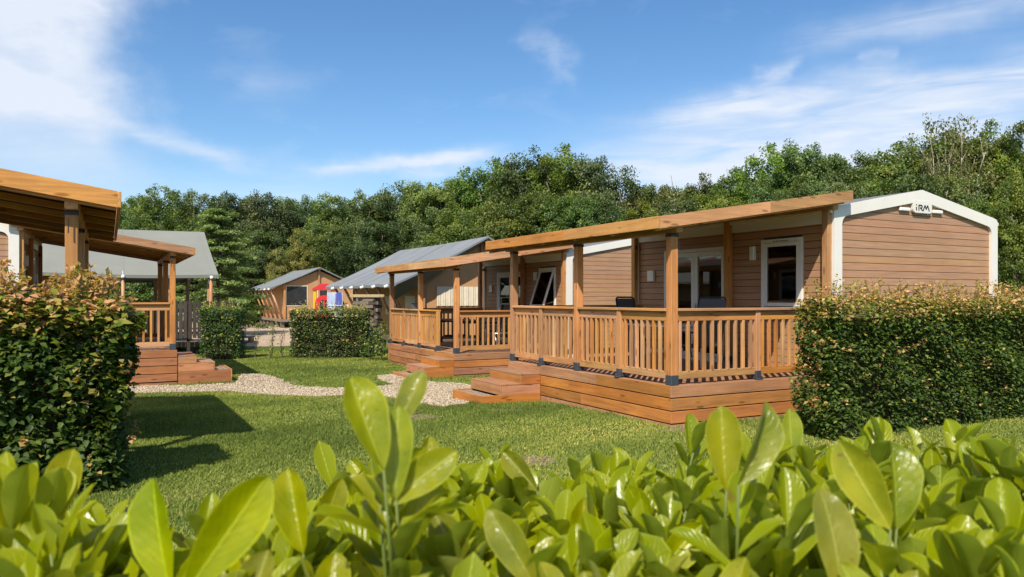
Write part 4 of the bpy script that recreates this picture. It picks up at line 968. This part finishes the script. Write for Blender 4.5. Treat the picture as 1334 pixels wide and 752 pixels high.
# ---------------------------------------------------------------- saplings on the yard edge
def sapling(px, py, h, label, n=90, seed=1, mat=F_HEDGR, spread=.16, ls=.06, grp='saplings between the hedge blocks'):
    global rng
    rng = np.random.default_rng(seed); random.seed(seed)
    p0 = P(px, py); t = thing('sapling', (p0.x, p0.y, 0), 0, label, 'plant', grp); m_ = MB(); pts = []
    for s in range(4):
        a = random.uniform(0, 6.28); e = Vector((spread*math.cos(a)*random.random(), spread*math.sin(a)*random.random(), h*random.uniform(.7, 1.0))); limb(m_, (0, 0, -.03), e, .008, .003, 4, .2)
        for k in range(n//4): f = random.uniform(.15, 1.02); pts.append((e.x*f+random.gauss(0, spread*.4), e.y*f+random.gauss(0, spread*.4), e.z*f))
    part('stem', m_, BARK, t); c = np.array(pts); k = len(c)
    o = obj('foliage', leaves(c, rng.normal(0, .5, (k, 3))+np.array([0, 0, .6]), rng.uniform(.6, 1.2, k)*ls, np.clip(rng.normal(.5, .15, k), 0, 1), 'foliage', mat), t); o['kind'] = 'stuff'
sapling(332, 466, 1.15, 'thin leafy sapling between the two hedge blocks', seed=1); sapling(352, 467, 1.3, 'thin leafy sapling between the two hedge blocks', seed=2, n=150); sapling(368, 466, 1.0, 'thin leafy sapling between the two hedge blocks', seed=3, n=70); sapling(318, 465, .9, 'thin leafy sapling between the two hedge blocks', seed=4, n=60)
sapling(497, 470, 1.2, 'leafy bush at the corner of the veranda with the dark table', 420, 5, F_HEDGR, .4, .08, None); sapling(484, 468, .7, 'low bush between the wide hedge block and the veranda skirt', 260, 6, F_MID, .4, .08, None)
# ---------------------------------------------------------------- things around the yard
def play_tower():
    Y = 35.0; X = Xat(422, Y); t = thing('play_tower', (X, Y, 0), .25, 'red and yellow plastic play tower behind the wide hedge block', 'playhouse')
    for a in (-1, 1):
        for b in (-1, 1): part('post', MB().box(a*.40-.07, a*.40+.07, b*.40-.07, b*.40+.07, 0, 2.25, .02), YELLOW, t)
    part('roof', MB().prism([(-.54, 2.23), (.54, 2.23), (.49, 2.32), (.14, 2.52), (-.14, 2.52), (-.49, 2.32)], 1, -.52, .52), RED, t)
    pan = MB(); n = 12
    for i in range(n):
        a0, a1 = PI*i/n, PI*(i+1)/n
        pan.prism([(.40*math.cos(a0), 1.60+.40*math.sin(a0)), (.40*math.cos(a1), 1.60+.40*math.sin(a1)), (.20*math.cos(a1), 1.60+.20*math.sin(a1)), (.20*math.cos(a0), 1.60+.20*math.sin(a0))], 1, -.53, -.475)
    pan.box(-.40, -.20, -.53, -.475, .9, 1.60).box(.20, .40, -.53, -.475, .9, 1.60).box(-.2, .2, -.53, -.475, .9, 1.15).box(-.03, .03, -.53, -.475, 1.151, 1.79)
    part('arched_panel', pan, RED, t); part('floor', MB().box(-.47, .47, -.47, .47, .85, .92, .01), YELLOW, t)
    part('slide', MB().prism([(.48, .98), (.48, .90), (1.9, .08), (2.1, .08), (2.1, .14), (1.9, .16)], 0, -.28, .28), RED, t)
play_tower()
def drying_rack():
    Y = 29.0; X = Xat(441, Y); t = thing('drying_rack', (X, Y, 0), 1.35, 'tall folding drying rack hung with blue and white laundry beside the play tower', 'drying rack'); t.scale = (.8, .8, 1.42)
    for y in (-.35, .35):
        part('leg', MB().bar((-.45, y, .0), (.35, y, 1.15), .03), WHITEP, t); part('leg', MB().bar((.45, y+.035, .0), (-.35, y+.035, 1.15), .03), WHITEP, t)
    for i in range(5): part('rail', MB().tube((-.40+i*.2, -.36, 1.12), (-.40+i*.2, .40, 1.12), .012, n=6), WHITEP, t, smooth=True)
    part('wing_rail', MB().tube((-.35, -.36, 1.45), (-.35, .4, 1.45), .012, n=6).bar((-.35, -.36, 1.12), (-.35, -.36, 1.46), .02).bar((-.35, .4, 1.12), (-.35, .4, 1.46), .02), WHITEP, t)
    def cloth(name, x, y0, y1, z0, z1, mat, sw):
        m_ = MB(); n = 10
        for side in (-1, 1):
            for i in range(n):
                a, b = y0+(y1-y0)*i/n, y0+(y1-y0)*(i+1)/n; f = lambda k, z: x+side*(.012+.02*(1-(z-z0)/(z1-z0))*(1+math.sin(k*1.3+sw)))
                zz = lambda k: z0+.06*math.sin(k*.8+sw)
                m_.quad((f(i, z0), a, zz(i)), (f(i+1, z0), b, zz(i+1)), (f(i+1, z1), b, z1), (f(i, z1), a, z1))
        co = obj(name, m_.mesh(name, mat), None, (X, Y, gz(Y))); co.scale = (.8, .8, 1.42); co.rotation_euler = (0, 0, 1.35)
        tag(co, {'towel': 'pale blue towel on the upper rail of the drying rack', 'shirt': 'deep blue cloth on the upper rail of the drying rack', 'pillowcase': 'white cloth on the drying rack'}[name], 'laundry', 'laundry on the drying rack')
    cloth('towel', -.35, -.02, .36, 1.0, 1.47, LBLUE, 0); cloth('shirt', -.35, -.34, -.06, .92, 1.47, BLUEC, 1); cloth('pillowcase', -.2, -.34, .1, .6, 1.135, WHITEC, 2)
drying_rack()
def timber_bar():
    c = Vector((Xat(478, 25.4), 25.4, 0)); t = thing('timber_stack', c, .3, 'round stack of weathered timber blocks with a pale plank lid by the leaning tent poles', 'timber stack'); n = 10; rr = .46
    for k in range(16):
        for i in range(n):
            a0 = 2*PI*(i+(k % 2)*.5)/n; r = rr+random.uniform(-.04, .035); w_ = 2*r*math.tan(PI/n)*.96; m_ = Matrix.Rotation(a0, 4, 'Z')
            part('timber_block', MB().box(r-.14, r, -w_/2, w_/2, k*.118+.003, (k+1)*.118-.006, .008, m_), OLDX if i % 2 else OLDY, t)
    for i in range(6): y = -.5+i*.168; hw = math.sqrt(max(.02, .56**2-(y+.08)**2)); part('lid_plank', MB().box(-hw, hw, y, y+.16, 1.895, 1.99, .008), LOGT, t)
timber_bar()
def plat():
    c = P(318, 447); t = thing('plank_platform', (c.x, c.y, 0), .2, 'low weathered plank platform on the gravel behind the small clipped hedge', 'platform')
    for i in range(6): part('plank', MB().box(-1.0, .3, i*.2, i*.2+.19, .20, .25, .004), OLDX, t)
    for x in (-.9, .2): part('bearer', MB().box(x-.05, x+.05, .02, 1.15, -.02, .199), OLDY, t)
plat()
def parked_car():
    Y = 46.0; X = Xat(268, Y); t = thing('parked_car', (X, Y, 0), .15, 'pale silver car parked beyond the paling fence under the layered tree', 'car')
    prof = [(-2.1, .35), (2.1, .35), (2.12, .75), (1.95, .95), (-2.0, 1.0), (-2.12, .7)]
    CP = plain('silver_car_paint', (.45, .48, .52), .25, .5, .03)
    part('body', MB().prism(prof, 1, -.85, .85), CP, t)
    part('cabin', MB().prism([(-1.75, 1.0), (1.05, .97), (.35, 1.42), (-1.25, 1.46)], 1, -.72, .72), DARKGL, t); part('roof', MB().prism([(-1.27, 1.461), (.37, 1.421), (.25, 1.48), (-1.1, 1.51)], 1, -.70, .70), CP, t)
    for x in (-1.3, 1.3):
        for y in (-.8, .8):
            w_ = part('wheel', MB().tube((x, y-.09, .31), (x, y+.09, .31), .31, n=16), BLACKM, t); part('rim', MB().tube((x, y-.095, .31), (x, y+.095, .31), .19, n=12), STEEL, w_)
    for y in (-.6, .6): part('headlight', MB().box(2.05, 2.13, y-.15, y+.15, .68, .80, .02), WHITEP, t)
parked_car()

# ================================================================ the laurel in front
def leaf_mesh(seed, lo=False):
    r = random.Random(seed); nu, nv = (6, 12) if not lo else (2, 4); vs = []; uv = []; fs = []
    fold = r.uniform(.12, .45); curl = r.uniform(-.05, .30); twist = r.uniform(-.35, .35); wv = r.uniform(0, 6.28); wd = r.uniform(.42, .52); bend = r.uniform(-.10, .10)
    for j in range(nv+1):
        v = 1-(1-j/nv)**1.35; w_ = wd*1.42*v**.68*max(0, 1-v**3.6)**.78+.012
        if j == nv: w_ = .004
        for i in range(nu+1):
            s = i/nu*2-1; x = s*w_/2; z = abs(s)**1.3*w_*.5*fold*2.0-curl*v*v*.55+.010*math.sin(v*17+wv+s*2)*abs(s)
            tw = twist*(v-.3); vs.append((x*math.cos(tw)-z*math.sin(tw)+bend*v*v, v, z*math.cos(tw)+x*math.sin(tw))); uv.append((i/nu, v))
    for j in range(nv):
        for i in range(nu): a = j*(nu+1)+i; fs.append([a, a+1, a+nu+2, a+nu+1])
    me = bpy.data.meshes.new('leaf'); me.from_pydata(vs, [], fs); me.update(); ul = me.uv_layers.new(name='UVMap')
    for l_ in me.loops: ul.data[l_.index].uv = uv[l_.vertex_index]
    me.materials.append(LAUREL); me.shade_smooth(); return me
def laurel_hedge():
    random.seed(33); global rng; rng = np.random.default_rng(33)
    LM = [leaf_mesh(q) for q in range(12)]
    t = thing('laurel_hedge', (.2, 1.4, 0), 0, 'glossy yellow-green laurel hedge with big upright leaves at the edge of the lawn', 'hedge'); o0 = Vector((.2, 1.4, 0))
    shoots = []                 # (tip position, size of leaves, leaf count, lean)
    def sp(px, py, Y, ls, n=7, lean=None, op=None):
        shoots.append((Vector((Xat(px, Y), Y, EYE+(HZ-py)*Y/F)), ls, n, lean, op))
    # shoots that make the hedge's top outline
    for q in ((28, 600, 1.1), (82, 598, 1.15), (55, 640, 1.0), (125, 660, 1.05), (265, 690, 1.15), (375, 622, 1.4), (435, 636, 1.4), (405, 668, 1.2), (320, 690, 1.15), (475, 650, 1.35), (560, 590, 1.4), (600, 603, 1.5), (650, 600, 1.6), (690, 610, 1.55), (630, 640, 1.35), (555, 650, 1.25),
              (730, 640, 1.5), (760, 582, 1.85), (795, 580, 1.85), (835, 590, 1.8), (815, 625, 1.5), (880, 610, 1.6), (860, 650, 1.3), (915, 590, 1.5), (985, 600, 1.3), (1035, 560, 1.6), (1075, 600, 1.5), (1110, 565, 1.65), (1140, 550, 1.7), (1195, 552, 1.75), (1240, 548, 1.75), (1285, 570, 1.6), (1325, 572, 1.5), (1060, 640, 1.25), (1000, 660, 1.15), (940, 660, 1.15),
              (1225, 610, 1.35), (1300, 630, 1.2), (1160, 620, 1.3), (700, 690, 1.1), (770, 680, 1.15), (600, 700, 1.05), (500, 700, 1.05), (420, 730, 1.0), (850, 710, 1.05), (330, 730, .95), (1240, 680, 1.05), (1330, 690, 1.0), (930, 730, .95), (1010, 730, .95), (670, 745, .95), (60, 710, .92), (1180, 730, .95), (10, 680, .95), (760, 745, .95)):
        sp(q[0], q[1], q[2], random.uniform(.10, .118), random.choice((6, 7, 8)), None, random.uniform(.5, 1.0))
    for i in range(165):
        px = random.uniform(-60, 1400); Y = random.uniform(.88, 1.35 if px < 480 else 1.8)
        shoots.append((Vector((Xat(px, Y), Y, random.uniform(1.25, 1.38)+(.09 if px > 880 else .02))), random.uniform(.098, .122), 7, None, None))
    rest = []; count = 0; stems = MB()
    for (tip, ls, n, lean, op) in shoots:
        ax = Vector((random.uniform(-.22, .22), random.uniform(-.22, .18), 1)).normalized(); base = tip-ax*ls*1.5; low = Vector((base.x*1.0, base.y, 0.0))
        stm = MB(); b_ = base-o0; stm.tube(b_-ax*.30, b_+ax*ls*.75, .003, .002, 6)
        part('stem', stm, STEM, t, smooth=True)
        a0 = random.uniform(0, 6.28)
        for k in range(n):
            f = k/(n-1); a = a0+k*2.4+random.uniform(-.25, .25); el = (op if op else random.uniform(.75, 1.05))*(1-.72*f)+.10   # outer leaves open wide, inner ones upright
            out = Vector((math.cos(a), math.sin(a), 0)); d = (ax*math.cos(el)+out*math.sin(el)).normalized(); nrm = (ax*math.sin(el)-out*math.cos(el)); nrm = (nrm-d*nrm.dot(d)).normalized(); x_ = d.cross(nrm)
            roll = random.uniform(-.5, .5); x2 = x_*math.cos(roll)+nrm*math.sin(roll); n2 = x2.cross(d)
            s = ls*random.uniform(.82, 1.15)*(1.0-.25*f*(1 if k == n-1 else .3)); p = base+ax*(ls*(-.25+.95*f))+out*.004
            m_ = Matrix((x2, d, n2)).transposed().to_4x4(); m_.translation = p-o0
            rest.append((m_ @ Matrix.Scale(s, 4), (p-Vector((0, 0, EYE))).length, random.randrange(12)))
    # single large leaves that stand out: foot and tip as seen, distance from a usual leaf length, facing (sideways, up)
    for (bx, by, tx, ty, ln, sd, up) in ((222, 775, 178, 630, .150, -.25, .35), (240, 775, 342, 626, .150, .35, .30), (500, 612, 447, 494, .125, .75, .3), (514, 560, 554, 486, .10, -.35, .2), (516, 652, 511, 531, .12, .05, .05), (545, 640, 563, 572, .11, .5, .3), (490, 640, 452, 600, .10, -.5, .6),
                                         (946, 640, 943, 531, .125, -.05, .1), (962, 632, 1014, 527, .125, .7, .35), (1032, 606, 1034, 534, .115, .1, .45), (1098, 790, 1097, 642, .14, .0, .35), (1160, 690, 1098, 580, .13, -.3, .2), (1168, 690, 1178, 578, .13, .2, .1), 
                                         (395, 722, 368, 614, .125, -.1, .3), (412, 708, 442, 627, .115, .4, .3), (495, 660, 596, 594, .12, .2, .55), (455, 772, 466, 676, .125, .1, .4), (620, 770, 560, 676, .13, -.2, .4), (700, 770, 640, 668, .125, -.3, .4), (755, 735, 759, 652, .115, .1, .35), 
                                         (30, 700, -8, 592, .13, -.3, .3), (62, 690, 90, 588, .125, .3, .3), (850, 760, 915, 682, .125, .3, .5), (1210, 770, 1275, 676, .13, .3, .5), (700, 640, 655, 590, .105, -.2, .3), (95, 790, 5, 690, .14, -.3, .5)):
        lp = math.hypot(tx-bx, ty-by); Y = max(.74, ln*F/lp); up_ = lambda x, y: Vector((Xat(x, Y), Y, EYE+(HZ-y)*Y/F))
        p, q = up_(bx, by), up_(tx, ty); q.y += .02; d = (q-p).normalized(); nv_ = Vector((sd, -1, up)); n2 = (nv_-d*nv_.dot(d)).normalized(); x2 = d.cross(n2)
        m_ = Matrix((x2, d, n2)).transposed().to_4x4(); m_.translation = p-o0; rest.append((m_ @ Matrix.Scale((q-p).length, 4), .01, random.randrange(12)))
        stm = MB(); stm.tube(p-o0, p-o0+Vector((.01, .05, -.25)), .0018, .003, 6); part('stem', stm, STEM, t, smooth=True)
        for k in range(5):              # lower leaves of the same shoot
            a = random.uniform(0, 6.28); el = random.uniform(.5, 1.15); d2 = Vector((math.cos(a)*math.sin(el), math.sin(a)*math.sin(el), math.cos(el))); q_ = Vector((-math.cos(a)*.6, -math.sin(a)*.6, 1)); n3 = (q_-d2*q_.dot(d2)).normalized()
            m_ = Matrix((d2.cross(n3), d2, n3)).transposed().to_4x4(); m_.translation = p-o0+Vector((.01, .05, -.25))*random.uniform(.12, .75); rest.append((m_ @ Matrix.Scale(random.uniform(.085, .115), 4), Y+.2, random.randrange(12)))
    rest.sort(key=lambda q: q[1])
    for (m_, d, k) in rest[:300]: o = obj('leaf', LM[k], t); o.matrix_local = m_
    # every further leaf, in one mesh
    vs, fs, uvs = [], [], []
    def add(m_, me):
        b = len(vs); vs.extend(tuple(m_ @ v_.co) for v_ in me.vertices); fs.extend([b+i for i in p_.vertices] for p_ in me.polygons); u_ = me.uv_layers[0].data; uvs.extend(u_[l_.index].uv[:] for l_ in me.loops)
    for (m_, d, k) in rest[300:]: add(m_, LM[k])
    LO = [leaf_mesh(q+50, True) for q in range(6)]
    for i in range(5200):
        Y = random.uniform(.74, 1.8); X = random.uniform(-.80*Y-.35, .80*Y+.35); z = 1.27-abs(random.gauss(0, .14)) if random.random() < .72 else random.uniform(.05, 1.2)
        if X < -.24*Y and Y > 1.4: continue
        a = random.uniform(0, 6.28); el = random.uniform(.2, 1.2); d = Vector((math.cos(a)*math.sin(el), math.sin(a)*math.sin(el), math.cos(el))); q = Vector((random.gauss(0, .4), random.gauss(0, .4), 1)); nrm = (q-d*q.dot(d)).normalized(); x2 = d.cross(nrm)
        m_ = Matrix((x2, d, nrm)).transposed().to_4x4(); m_.translation = Vector((X, Y, z))-o0; add(m_ @ Matrix.Scale(random.uniform(.085, .125), 4), LO[i % 6])
    me = bpy.data.meshes.new('foliage'); me.from_pydata(vs, [], fs); me.update(); ul = me.uv_layers.new(name='UVMap'); ul.data.foreach_set('uv', np.array(uvs, np.float32).ravel()); me.materials.append(LAUREL); me.shade_smooth()
    obj('foliage', me, t)['kind'] = 'stuff'
    for i in range(26):
        Y = random.uniform(.9, 2.0); X = random.uniform(-.7*Y, .75*Y); b = MB(); limb(b, Vector((X, Y, -.03))-o0, Vector((X+random.uniform(-.1, .1), Y+random.uniform(-.1, .1), 1.2))-o0, .012, .006, 5, .15); part('stem', b, BARK, t)
laurel_hedge()
